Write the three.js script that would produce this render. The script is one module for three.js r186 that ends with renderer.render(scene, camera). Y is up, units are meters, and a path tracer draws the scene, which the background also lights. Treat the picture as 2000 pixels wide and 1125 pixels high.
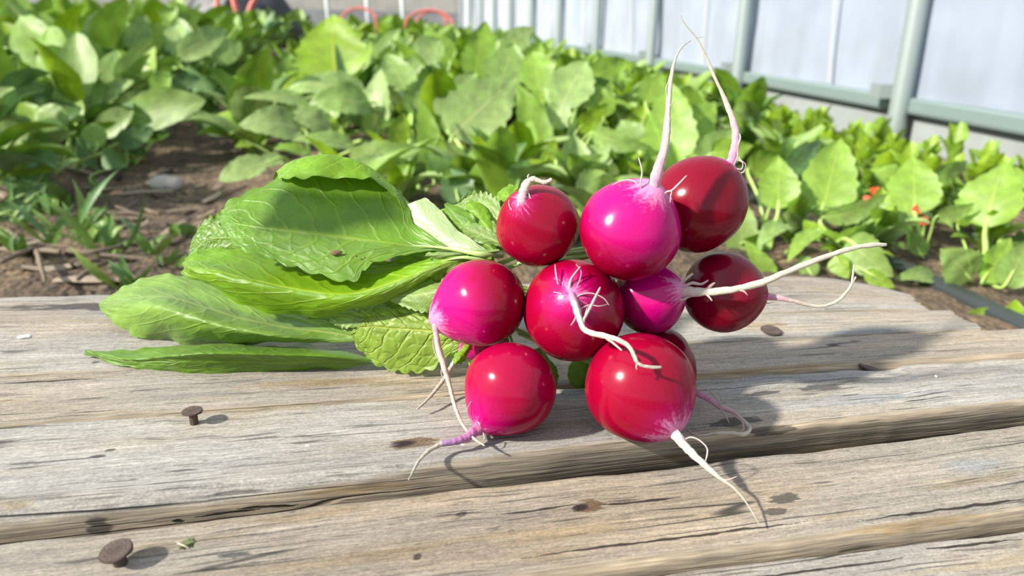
import * as THREE from 'three';
import { mergeGeometries } from 'three/addons/utils/BufferGeometryUtils.js';

// ---------------------------------------------------------------- camera, sky, sun, exposure
const V3 = (x, y, z) => new THREE.Vector3(x, y, z);
const FPX = 1510, PITCH = 19.4 * Math.PI / 180, ROLL = 1.6 * Math.PI / 180, CAMH = 0.1494;
const scene = new THREE.Scene();
const camera = new THREE.PerspectiveCamera(2 * Math.atan(562.5 / FPX) * 180 / Math.PI, 16 / 9, 0.02, 200);
const FWD = V3(0, -Math.sin(PITCH), -Math.cos(PITCH)), RIGHT0 = V3(1, 0, 0), UP0 = new THREE.Vector3().crossVectors(RIGHT0, FWD);
const RIGHT = RIGHT0.clone().multiplyScalar(Math.cos(ROLL)).addScaledVector(UP0, Math.sin(ROLL));
const UPV = UP0.clone().multiplyScalar(Math.cos(ROLL)).addScaledVector(RIGHT0, -Math.sin(ROLL));
camera.position.set(0, CAMH, 0);
camera.up.copy(UPV);
camera.lookAt(FWD.clone().add(camera.position));
camera.focus = 0.298;
camera.userData.fStop = 12;
scene.add(camera);

const renderer = new THREE.WebGLRenderer({ antialias: true });
renderer.toneMapping = THREE.LinearToneMapping;
renderer.toneMappingExposure = 1.3;
renderer.shadowMap.enabled = true;

const SUN = V3(-0.77, 0.57, 0.40).normalize();
{ // hazy bright sky of a spring day under milky film: a computed sky, air only
  const W = 256, H = 128, data = new Float32Array(W * H * 4);
  for (let j = 0; j < H; j++) for (let i = 0; i < W; i++) {
    const up = ((j + 0.5) / H - 0.5) * Math.PI, y = Math.sin(up), az = ((i + 0.5) / W - 0.5) * 2 * Math.PI;
    const x = Math.cos(az) * Math.cos(up), z = Math.sin(az) * Math.cos(up);
    const c = Math.max(0, x * SUN.x + y * SUN.y + z * SUN.z), halo = 0.5 * Math.pow(c, 6);
    const k = y > 0 ? Math.pow(1 - y, 2) : 1, o = (j * W + i) * 4, g = y > 0 ? 1 : 0.25;
    data[o] = (0.52 + 0.2 * k + halo) * g; data[o + 1] = (0.61 + 0.18 * k + halo) * g; data[o + 2] = (0.76 + 0.12 * k + halo) * g; data[o + 3] = 1;
  }
  const t = new THREE.DataTexture(data, W, H, THREE.RGBAFormat, THREE.FloatType);
  t.mapping = THREE.EquirectangularReflectionMapping; t.magFilter = t.minFilter = THREE.LinearFilter; t.needsUpdate = true;
  scene.background = t; scene.environment = t;
}
const sun = new THREE.DirectionalLight(new THREE.Color().setRGB(1, 0.95, 0.86), 7.3);
sun.name = 'sun'; sun.position.copy(SUN).multiplyScalar(6); sun.castShadow = true; sun.shadow.radius = 5;
sun.shadow.mapSize.set(4096, 4096);
Object.assign(sun.shadow.camera, { left: -4, right: 4, top: 4, bottom: -4, near: 0.1, far: 16 });
scene.add(sun); scene.add(sun.target);

// ---------------------------------------------------------------- helpers
function rng(seed) { let s = seed | 0; return () => { s = (s + 0x6d2b79f5) | 0; let t = Math.imul(s ^ (s >>> 15), 1 | s); t = (t + Math.imul(t ^ (t >>> 7), 61 | t)) ^ t; return ((t ^ (t >>> 14)) >>> 0) / 4294967296; }; }
const lerp = (a, b, t) => a + (b - a) * t, clamp = (x, a = 0, b = 1) => Math.min(b, Math.max(a, x));
const smooth = (a, b, x) => { const t = clamp((x - a) / (b - a)); return t * t * (3 - 2 * t); };
const TAB = new Float32Array(65536); { const r = rng(77); for (let i = 0; i < 65536; i++) TAB[i] = r(); }
function vn(x, y, s = 0) { // value noise 0..1
  const xi = Math.floor(x), yi = Math.floor(y); let fx = x - xi, fy = y - yi;
  fx = fx * fx * (3 - 2 * fx); fy = fy * fy * (3 - 2 * fy);
  const a = (xi + s * 37) & 255, b = (xi + 1 + s * 37) & 255, c = ((yi + s * 91) & 255) << 8, d = ((yi + 1 + s * 91) & 255) << 8;
  const p = TAB[c | a], q = TAB[c | b], r = TAB[d | a], t = TAB[d | b];
  return p + (q - p) * fx + (r - p + (p - q - r + t) * fx) * fy;
}
const fbm = (x, y, s = 0, n = 4) => { let v = 0, a = 0.5, k = 0; for (let i = 0; i < n; i++) { v += a * vn(x, y, s + i * 3); k += a; a *= 0.5; x = x * 2.03 + 11.3; y = y * 2.03 + 5.7; } return v / k; };
const ray = (x, y) => FWD.clone().addScaledVector(RIGHT, (x - 1000) / FPX).addScaledVector(UPV, -(y - 562.5) / FPX);
const at = (x, y, d) => ray(x, y).multiplyScalar(d).add(camera.position);
const onPlane = (x, y, h) => { const v = ray(x, y); return v.multiplyScalar((h - CAMH) / v.y).add(camera.position); };
const names = new Map();
function numbered(n) { const k = names.get(n) || 0; names.set(n, k + 1); return k ? n + '_' + String(k).padStart(3, '0') : n; }
function tag(o, label, category, group, kind) { if (label) o.userData.label = label; if (category) o.userData.category = category; if (group) o.userData.group = group; if (kind) o.userData.kind = kind; return o; }
function thing(name, pos, label, category, group) { const o = new THREE.Group(); o.name = numbered(name); if (pos) o.position.copy(pos); tag(o, label, category, group); scene.add(o); return o; }
// a mesh whose geometry is given in world coordinates, put under a parent that is only moved
function part(name, geo, mat, parent) {
  const m = new THREE.Mesh(geo, mat); m.name = parent && parent !== scene ? name : numbered(name); m.castShadow = m.receiveShadow = true;
  if (parent && parent !== scene) { const w = V3(0, 0, 0); for (let p = parent; p && p !== scene; p = p.parent) w.add(p.position); geo.translate(-w.x, -w.y, -w.z); parent.add(m); } else scene.add(m);
  return m;
}
function add(name, geo, mat, parent) { const m = new THREE.Mesh(geo, mat); m.name = name; m.castShadow = m.receiveShadow = true; parent.add(m); return m; } // geometry already local
function grid(nu, nv, f) { // f(u, v) -> {p, c?, uv?}; surface grid
  const pos = [], uv = [], col = [], idx = [];
  for (let i = 0; i <= nu; i++) for (let j = 0; j <= nv; j++) {
    const q = f(i / nu, j / nv); pos.push(q.p.x, q.p.y, q.p.z); uv.push(...(q.uv || [i / nu, j / nv])); if (q.c) col.push(...q.c);
  }
  const w = nv + 1;
  for (let i = 0; i < nu; i++) for (let j = 0; j < nv; j++) { const a = i * w + j; idx.push(a, a + 1, a + w, a + 1, a + w + 1, a + w); }
  const g = new THREE.BufferGeometry();
  g.setAttribute('position', new THREE.Float32BufferAttribute(pos, 3)); g.setAttribute('uv', new THREE.Float32BufferAttribute(uv, 2));
  if (col.length) g.setAttribute('color', new THREE.Float32BufferAttribute(col, 3));
  g.setIndex(idx); g.computeVertexNormals(); return g;
}
function cr(p, t) { // Catmull-Rom through an array of vectors or numbers, t 0..1
  const n = p.length - 1, x = clamp(t) * n, i = Math.min(n - 1, Math.floor(x)), f = x - i;
  const a = p[Math.max(0, i - 1)], b = p[i], c = p[i + 1], d = p[Math.min(n, i + 2)];
  const k = (a, b, c, d) => 0.5 * (2 * b + (c - a) * f + (2 * a - 5 * b + 4 * c - d) * f * f + (3 * b - a - 3 * c + d) * f * f * f);
  return typeof a === 'number' ? k(a, b, c, d) : V3(k(a.x, b.x, c.x, d.x), k(a.y, b.y, c.y, d.y), k(a.z, b.z, c.z, d.z));
}
function tube(pts, rad, { seg = 40, sides = 8, col = null, wob = 0, seed = 1, flat = 1 } = {}) { // swept tube with varying radius, closed ends
  const P = []; for (let i = 0; i <= seg; i++) P.push(cr(pts, i / seg));
  let n = null;
  const fr = P.map((p, i) => { const t = P[Math.min(seg, i + 1)].clone().sub(P[Math.max(0, i - 1)]).normalize(); if (!n) n = Math.abs(t.y) < 0.9 ? V3(0, 1, 0) : V3(1, 0, 0); n = n.clone().addScaledVector(t, -n.dot(t)).normalize(); return [n.clone(), new THREE.Vector3().crossVectors(t, n)]; });
  const g = grid(seg, sides, (u, v) => {
    const i = Math.round(u * seg), a = v * 2 * Math.PI; let r = Math.max(1e-5, cr(rad, u));
    if (wob) r *= 1 + wob * (vn(u * seg * 0.6, Math.cos(a) * 1.3 + 5, seed) + vn(u * seg * 0.17, Math.sin(a) + 9, seed + 4) - 1);
    if (i === 0 || i === seg) r *= 0.05;
    const p = P[i].clone().addScaledVector(fr[i][0], Math.cos(a) * r).addScaledVector(fr[i][1], Math.sin(a) * r * flat);
    return { p, c: col ? col(u, a) : undefined };
  });
  return g;
}
const pxTube = (L, opt) => { // L: [px, py, depth, width px]
  const pts = L.map((q) => at(q[0], q[1], q[2])), rad = L.map((q) => q[3] / 2 / FPX * q[2]);
  return tube(pts, rad, opt);
};
function dataTex(W, H, f, srgb, wrapS = THREE.RepeatWrapping, wrapT = THREE.RepeatWrapping) {
  const d = new Uint8Array(W * H * 4); const o = [0, 0, 0];
  for (let j = 0; j < H; j++) for (let i = 0; i < W; i++) { f((i + 0.5) / W, (j + 0.5) / H, o); const k = (j * W + i) * 4; d[k] = clamp(o[0]) * 255; d[k + 1] = clamp(o[1]) * 255; d[k + 2] = clamp(o[2]) * 255; d[k + 3] = 255; }
  const t = new THREE.DataTexture(d, W, H, THREE.RGBAFormat); t.magFilter = t.minFilter = THREE.LinearFilter; t.wrapS = wrapS; t.wrapT = wrapT;
  if (srgb) t.colorSpace = THREE.SRGBColorSpace; t.needsUpdate = true; return t;
}
const rgb = (r, g, b) => new THREE.Color().setRGB(r, g, b);
const std = (o) => new THREE.MeshStandardMaterial(o), phy = (o) => new THREE.MeshPhysicalMaterial({ side: THREE.DoubleSide, ...o });

// ---------------------------------------------------------------- large structure: soil, greenhouse walls
const GY = -0.13;                                         // soil level; the bench top is y = 0
const ROW = V3(-0.193, 0, -0.981).normalize(), ACR = V3(-ROW.z, 0, ROW.x);   // along the beds and across them (to the right)
const bed = (w, s, y = GY) => ACR.clone().multiplyScalar(w).addScaledVector(ROW, s).setY(y);
const soilH = (w, s) => 0.018 * (fbm(w * 7, s * 7, 3, 3) - 0.5) + 0.012 * (fbm(w * 40, s * 40, 8, 3) - 0.5) + (w < -0.42 ? 0.03 * smooth(-0.42, -0.55, w) : 0) + 0.02 * smooth(-0.2, -0.08, w) + 0.006 * Math.max(0, fbm(w * 90, s * 60, 5, 2) - 0.55);
const soilTex = dataTex(1024, 1024, (u, v, o) => {
  const n = fbm(u * 16, v * 16, 1, 5), m = fbm(u * 60, v * 20, 4, 4), k = vn(u * 240, v * 240, 7), f = vn(u * 30, v * 200, 9);
  let r = 0.24 + 0.22 * n + 0.16 * (m - 0.5), g = 0.195 + 0.19 * n + 0.14 * (m - 0.5), b = 0.145 + 0.145 * n + 0.11 * (m - 0.5);
  const s = 0.7 + 0.5 * k; r *= s; g *= s; b *= s;
  if (f > 0.8 && m > 0.5) { r += 0.14; g += 0.11; b += 0.07; }
  o[0] = r; o[1] = g; o[2] = b;
}, true);
soilTex.repeat.set(1.4, 1.4);
const soilBump = dataTex(512, 512, (u, v, o) => { o[0] = o[1] = o[2] = 0.6 * fbm(u * 32, v * 32, 2, 5) + 0.4 * vn(u * 120, v * 60, 6); }, false);
soilBump.repeat.set(2.2, 2.2);
const soilMat = std({ map: soilTex, bumpMap: soilBump, bumpScale: 0.006, roughness: 0.95 });
{
  const near = grid(260, 220, (u, v) => { const w = lerp(-1.5, 1.6, v), s = lerp(-0.4, 3.6, u); return { p: bed(w, s, GY + soilH(w, s)), uv: [w, s] }; });
  const far = [];
  for (const [w0, w1, s0, s1] of [[-14, -1.5, -3, 16], [1.6, 8, -3, 16], [-1.5, 1.6, 3.6, 16], [-1.5, 1.6, -3, -0.4]])
    far.push(grid(2, 2, (u, v) => { const w = lerp(w0, w1, v), s = lerp(s0, s1, u); return { p: bed(w, s, GY - 0.004), uv: [w, s] }; }));
  const m = part('ground', mergeGeometries([near, ...far]), soilMat, scene); m.userData.kind = 'structure';
}
// right wall: pipe posts, a base rail, film between the posts, a board below the rail
const steel = std({ color: rgb(0.33, 0.38, 0.37), roughness: 0.42, metalness: 0.45 });
const steelRail = std({ color: rgb(0.2, 0.26, 0.245), roughness: 0.5, metalness: 0.3 });
const filmTex = dataTex(256, 512, (u, v, o) => { const n = fbm(u * 5, v * 9, 12, 3), m = fbm(u * 14, v * 3, 15, 3); const k = 0.86 + 0.16 * (n - 0.5) + 0.12 * (m - 0.5); o[0] = k * 0.95; o[1] = k * 0.975; o[2] = k; }, true);
const film = phy({ color: rgb(0.55, 0.585, 0.65), map: filmTex, roughness: 0.9, transmission: 0.45, thickness: 0 });
const outerHoopM = phy({ color: rgb(0.47, 0.47, 0.45), roughness: 0.9, transmission: 0.4, thickness: 0 });
const wallRight = thing('wall_right', V3(0, 0, 0)); wallRight.userData.kind = 'structure';
const W0 = V3(0.868, -0.0146, -1.76), WT = V3(-0.193, 0, -0.981).normalize(), WN = V3(WT.z, 0, -WT.x), SP = 0.79; // first post in view, direction, spacing; WN looks into the house
{
  const lean = (h) => 0.10 * h * h * 0.35;                                    // hoops bow inwards as they rise
  const pt = (s, h, off = 0) => W0.clone().addScaledVector(WT, s).setY(h).addScaledVector(WN, off + lean(Math.max(0, h)));
  for (let i = -4; i < 13; i++) {
    const s = i * SP, k = [];
    for (let j = 0; j <= 6; j++) k.push(pt(s, lerp(GY - 0.05, 1.9, j / 6), 0.022));
    part('post', tube(k, [0.021, 0.021], { seg: 24, sides: 14 }), steel, wallRight);
    part('clamp', new THREE.BoxGeometry(0.05, 0.03, 0.05).translate(...pt(s + 0.045, 0.012, 0.03).toArray()), steel, wallRight);
    const g = grid(26, 18, (u, v) => { const a = s + v * SP, h = lerp(0.0, 1.9, u); return { p: pt(a, h, -0.012 + 0.034 * (fbm(a * 4, h * 3, 21, 3) - 0.5)), uv: [a * 1.1, h * 0.8] }; });
    part('film_panel', g, film, wallRight);
    if (i >= -1 && i < 6) part('outer_hoop_line', grid(20, 2, (u, v) => { const h = lerp(0.01, 1.9, u), q = s + SP * (0.40 + 0.16 * h) + 0.008 * (v - 0.5); return { p: pt(q, h, 0.004 + 0.003 * Math.sin(v * Math.PI)) }; }), outerHoopM, wallRight);  // added strip standing in for an outer hoop showing faintly through the film
  }
  const rail = grid(1, 1, () => ({ p: V3(0, 0, 0) }));
  const rs = new THREE.Shape([[-0.012, -0.016], [0.012, -0.016], [0.014, -0.01], [0.014, 0.012], [0.008, 0.017], [-0.012, 0.017]].map((q) => new THREE.Vector2(...q)));
  const len = SP * 17, rg = new THREE.ExtrudeGeometry(rs, { depth: len, bevelEnabled: false });
  const M = new THREE.Matrix4().makeBasis(WN, V3(0, 1, 0), WT).setPosition(W0.clone().addScaledVector(WT, -4 * SP)); if (M.determinant() < 0) rg.scale(1, 1, 1);
  rg.applyMatrix4(M); part('base_rail', rg, steelRail, wallRight);
  const board = grid(60, 3, (u, v) => { const s = lerp(-4 * SP, 13 * SP, u); return { p: W0.clone().addScaledVector(WT, s).setY(lerp(GY - 0.03, -0.012, v)).addScaledVector(WN, -0.012 + 0.006 * (vn(s * 6, v * 2, 5) - 0.5)), uv: [s, v * 0.2] }; });
  part('skirt_board', board, std({ color: rgb(0.36, 0.37, 0.34), roughness: 0.9, side: THREE.DoubleSide, map: filmTex }), wallRight);
}
// end wall far behind: film over a dark skirt
const wallBack = thing('wall_back', V3(0, 0, 0)); wallBack.userData.kind = 'structure';
const SB = 9.6;
{
  const bb = (w, y, off = 0) => bed(w, SB + off, y);
  part('skirt_board', grid(1, 1, (u, v) => ({ p: bb(lerp(-9, 1.6, u), lerp(GY - 0.05, 0.16, v)), uv: [u * 10, v * 0.3] })), std({ color: rgb(0.4, 0.385, 0.38), roughness: 0.9, side: THREE.DoubleSide, map: filmTex }), wallBack);
  part('film_panel', grid(2, 2, (u, v) => ({ p: bb(lerp(-9, 1.6, u), lerp(0.16, 2.6, v)), uv: [u * 10, v * 2] })), std({ color: rgb(0.62, 0.56, 0.48), roughness: 0.9, side: THREE.DoubleSide, map: filmTex }), wallBack);
}

// ---------------------------------------------------------------- wood and bench
function woodMat(seed, x0, L, Vw, tone, marks, worn) {
  const W = 2048, H = 512, col = new Uint8Array(W * H * 4), bmp = new Uint8Array(W * H * 4);
  for (let j = 0; j < H; j++) for (let i = 0; i < W; i++) {
    const u = (i + 0.5) / W * L, v = (j + 0.5) / H * Vw;                       // metres
    const warp = 0.0009 * (fbm(u * 7, v * 22, seed, 3) - 0.5) + 0.0002 * (vn(u * 40, v * 60, seed + 2) - 0.5), vv = v + warp;
    const g1 = fbm(u * 10, vv * 520, seed + 5, 3), g2 = fbm(u * 60, vv * 1900, seed + 9, 3), g3 = vn(u * 300, vv * 6200, seed + 13);
    const patch = fbm(u * 13, v * 46, seed + 21, 4), warm = fbm(u * 9 + 3, v * 30, seed + 33, 3), speck = fbm(u * 1500, v * 2600, seed + 41, 2);
    let ridge = 1 - Math.abs(2 * fbm(u * 4, vv * 120, seed + 51, 2) - 1); ridge = smooth(0.972, 0.999, ridge) * smooth(0.5, 0.68, fbm(u * 13, v * 60, seed + 61, 2));   // long fissures
    const fine = smooth(0.74, 0.9, vn(u * 55, vv * 1500, seed + 71)) * smooth(0.42, 0.7, fbm(u * 26, v * 130, seed + 77, 2));                          // short dark checks
    const fleck = smooth(0.86, 0.95, vn(u * 210, vv * 2400, seed + 75));
    let hgt = 0.45 + 0.3 * g1 + 0.25 * g2 - 0.8 * ridge - 0.35 * fine;
    let k = 0.69 + 0.14 * (g1 - 0.5) + 0.18 * (g2 - 0.5) + 0.15 * (g3 - 0.5) + 0.22 * (speck - 0.5) + 0.19 * (patch - 0.5);
    k *= 1 - 0.6 * ridge; k *= 1 - 0.36 * fine; k *= 1 - 0.22 * fleck;
    const wm = smooth(0.34, 0.72, warm);
    let r = k * lerp(0.765, 0.805, wm), g = k * lerp(0.752, 0.763, wm), b = k * lerp(0.728, 0.695, wm);
    r *= tone[0]; g *= tone[1]; b *= tone[2];
    const tan = smooth(0.64, 0.86, fbm(u * 18 + 7, v * 120, seed + 81, 3)) * 0.4; r *= 1 - 0.10 * tan; g *= 1 - 0.18 * tan; b *= 1 - 0.36 * tan;
    if (v > Vw - 0.034) { const q = smooth(0, 0.003, v - (Vw - 0.0295) - (worn ? lerp(0.0115, 0.001, smooth(-0.1, 0.02, u + x0)) : 0.0008) + 0.004 * (g1 - 0.5)), st = 0.5 + 0.3 * vn(u * 40, vv * 900, seed + 83) + 0.2 * vn(u * 170, vv * 2600, seed + 85); r = lerp(r, st * 0.74, q * 0.85); g = lerp(g, st * 0.67, q * 0.85); b = lerp(b, st * 0.56, q * 0.85); }   // sawn front edge, less bleached
    for (const m of marks) { // stains, knots, chips with outlines of their own: [x, v, half length, half width, kind]
      const du = (u + x0 - m[0]) / m[2], dv = (v - m[1]) / m[3]; if (Math.abs(du) > (m[4] === 'crack' ? 0.98 : 1.9) || Math.abs(dv) > 1.9) continue;
      const e = Math.sqrt(du * du + dv * dv) + 1.1 * (fbm(u * 150, v * 900, seed + 91, 3) - 0.5);
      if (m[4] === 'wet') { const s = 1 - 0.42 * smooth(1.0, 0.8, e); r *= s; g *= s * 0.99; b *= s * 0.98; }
      else if (m[4] === 'ink') { const s = 1 - 0.72 * smooth(1.0, 0.55, e) * (0.4 + 0.6 * g2); r *= s; g *= s; b *= s; }
      else if (m[4] === 'tan') { const s = smooth(1.1, 0.5, e) * (0.25 + 0.75 * g2); r *= 1 - 0.06 * s; g *= 1 - 0.14 * s; b *= 1 - 0.30 * s; }
      else if (m[4] === 'blue') { const s = smooth(1.2, 0.4, e) * 0.6; r *= 1 - 0.14 * s; g *= 1 - 0.06 * s; b *= 1 + 0.05 * s; }
      else if (m[4] === 'knot') { const ring = 0.5 + 0.5 * Math.sin(e * 26), s = smooth(1.15, 0.9, e), core = smooth(0.75, 0.3, Math.hypot(du + 0.55, dv)); r *= 1 - s * (0.2 + 0.18 * ring) - 0.5 * core; g *= 1 - s * (0.3 + 0.18 * ring) - 0.5 * core; b *= 1 - s * (0.42 + 0.15 * ring) - 0.4 * core; hgt -= 0.5 * core + 0.15 * s * ring; }
      else if (m[4] === 'crack') { const wd = 0.55 * smooth(1.0, 0.3, Math.abs(du)) * (0.5 + vn(u * 300, 1.7, seed + 96)), s = smooth(wd, wd * 0.5, Math.abs(dv + 1.6 * (fbm(u * 110, 3.3, seed + 95, 3) - 0.5))); r *= 1 - 0.68 * s; g *= 1 - 0.72 * s; b *= 1 - 0.76 * s; hgt -= 0.9 * s; }
    }
    const o = (j * W + i) * 4; col[o] = clamp(r) * 255; col[o + 1] = clamp(g) * 255; col[o + 2] = clamp(b) * 255; col[o + 3] = 255;
    bmp[o] = bmp[o + 1] = bmp[o + 2] = clamp(hgt) * 255; bmp[o + 3] = 255;
  }
  const mk = (d, s) => { const t = new THREE.DataTexture(d, W, H, THREE.RGBAFormat); t.magFilter = t.minFilter = THREE.LinearFilter; t.wrapS = t.wrapT = THREE.MirroredRepeatWrapping; if (s) t.colorSpace = THREE.SRGBColorSpace; t.needsUpdate = true; return t; };
  return std({ map: mk(col, true), bumpMap: mk(bmp, false), bumpScale: 0.0008, roughness: 0.85 });
}
const bench = thing('wooden_bench', V3(0, GY, -0.3), 'low bench of weathered grey planks with nails, carrying the radishes', 'bench');
// each plank: two points (x, z) of its back edge and of its front edge, top level, thickness, end xs
const line = (a, b) => (x) => a[1] + (b[1] - a[1]) * (x - a[0]) / (b[0] - a[0]);
const E1 = (px) => { const p = onPlane(px[0], px[1], px[2]); return [p.x, p.z]; };
const back5 = [E1([0, 1060, -0.005]), E1([2000, 830, -0.005])], front5 = [E1([1050, 1122, -0.005]), E1([2000, 997, -0.005])], back6 = [E1([1250, 1121, -0.009]), E1([2000, 1029, -0.009])];
const PLANKS = [
  { n: 1, b: [[-0.275, -0.389], [0.182, -0.468]], f: [[-0.254, -0.3555], [0.237, -0.4095]], y: -0.001, x0: -0.5, x1: 0.236, endTilt: [0.18, -0.468], tone: [1, 0.98, 0.95], tx: -0.29, tl: 0.55, ch: [0.0015, 0.0015] },
  { n: 2, b: [[-0.254, -0.3543], [0.237, -0.4083]], f: [[-0.216, -0.2955], [0.273, -0.3845]], y: 0.0, x0: -0.5, x1: 0.2465, tone: [1.04, 1.02, 0.99], tx: -0.26, tl: 0.52, ch: [0.0015, 0.0015] },
  { n: 3, b: [[-0.216, -0.294], [0.273, -0.383]], f: [[-0.188, -0.2525], [0.248, -0.3465]], y: 0.0008, x0: -0.5, x1: 0.55, tone: [1.02, 0.985, 0.93], tx: -0.22, tl: 0.5, ch: [0.0018, 0.006] },
  { n: 4, b: [[-0.188, -0.251], [0.248, -0.3425]], f: [[-0.157, -0.202], [0.218, -0.295]], y: 0.0012, x0: -0.5, x1: 0.55, tone: [1.03, 1.02, 1.0], tx: -0.2, tl: 0.52, ch: [0.0012, 0.003] },
  { n: 5, b: back5, f: front5, y: -0.005, x0: -0.45, x1: 0.5, tone: [0.99, 0.95, 0.89], tx: -0.16, tl: 0.42, ch: [0.0015, 0.003] },
  { n: 6, b: back6, f: [[back6[0][0], back6[0][1] + 0.07], [back6[1][0], back6[1][1] + 0.07]], y: -0.009, x0: -0.45, x1: 0.5, tone: [0.98, 0.96, 0.93], tx: 0.0, tl: 0.3, ch: [0.0015, 0.003] },
];
const vOn = (n, px, py) => { const P = PLANKS[n - 1], q = onPlane(px, py, P.y), zb = line(...P.b)(q.x); return [q.x, q.z - zb]; };
const mark = (n, px, py, lpx, wm, kind) => { const [x, v] = vOn(n, px, py), q = onPlane(px + lpx, py, PLANKS[n - 1].y); return [x, v + 0.003, Math.abs(q.x - x), wm, kind]; };
const MARKS = {
  1: [mark(1, 250, 605, 330, 0.009, 'ink')], 2: [mark(2, 1700, 665, 120, 0.004, 'blue'), mark(2, 212, 687, 8, 0.0012, 'ink'), mark(2, 1500, 640, 60, 0.005, 'tan')],
  3: [mark(3, 100, 741, 100, 0.0011, 'crack'), mark(3, 300, 815, 60, 0.003, 'wet'), mark(3, 600, 745, 160, 0.004, 'tan'), mark(3, 1500, 735, 260, 0.004, 'tan')],
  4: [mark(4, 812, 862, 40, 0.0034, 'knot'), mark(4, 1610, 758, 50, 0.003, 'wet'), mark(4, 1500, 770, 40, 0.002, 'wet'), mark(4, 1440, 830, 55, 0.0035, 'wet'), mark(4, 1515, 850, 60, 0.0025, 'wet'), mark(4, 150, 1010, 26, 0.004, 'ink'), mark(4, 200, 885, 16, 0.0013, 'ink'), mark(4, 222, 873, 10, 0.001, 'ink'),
    mark(4, 420, 985, 70, 0.0007, 'crack'), mark(4, 310, 1000, 14, 0.0014, 'crack'), mark(4, 500, 975, 70, 0.001, 'crack'), mark(4, 1500, 880, 90, 0.0013, 'tan'), mark(4, 1330, 893, 60, 0.0022, 'tan'), mark(4, 700, 945, 150, 0.0018, 'tan'), mark(4, 20, 985, 40, 0.003, 'tan'), mark(4, 1120, 770, 200, 0.006, 'blue'), mark(4, 1650, 790, 200, 0.007, 'blue'), mark(4, 1800, 790, 30, 0.001, 'crack'), mark(4, 900, 860, 25, 0.0022, 'wet')],
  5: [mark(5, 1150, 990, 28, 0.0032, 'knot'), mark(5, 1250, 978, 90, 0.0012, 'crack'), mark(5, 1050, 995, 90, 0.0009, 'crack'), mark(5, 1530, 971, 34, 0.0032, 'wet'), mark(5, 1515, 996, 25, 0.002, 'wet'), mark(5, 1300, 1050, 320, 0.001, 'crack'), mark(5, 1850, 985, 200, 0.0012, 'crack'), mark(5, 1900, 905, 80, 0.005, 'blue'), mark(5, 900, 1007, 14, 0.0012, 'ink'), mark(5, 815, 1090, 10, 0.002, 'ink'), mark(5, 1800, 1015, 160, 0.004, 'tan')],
  6: [mark(6, 1900, 1060, 120, 0.001, 'crack'), mark(6, 1600, 1110, 200, 0.001, 'crack')],
};
const plankEdges = [];
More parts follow.
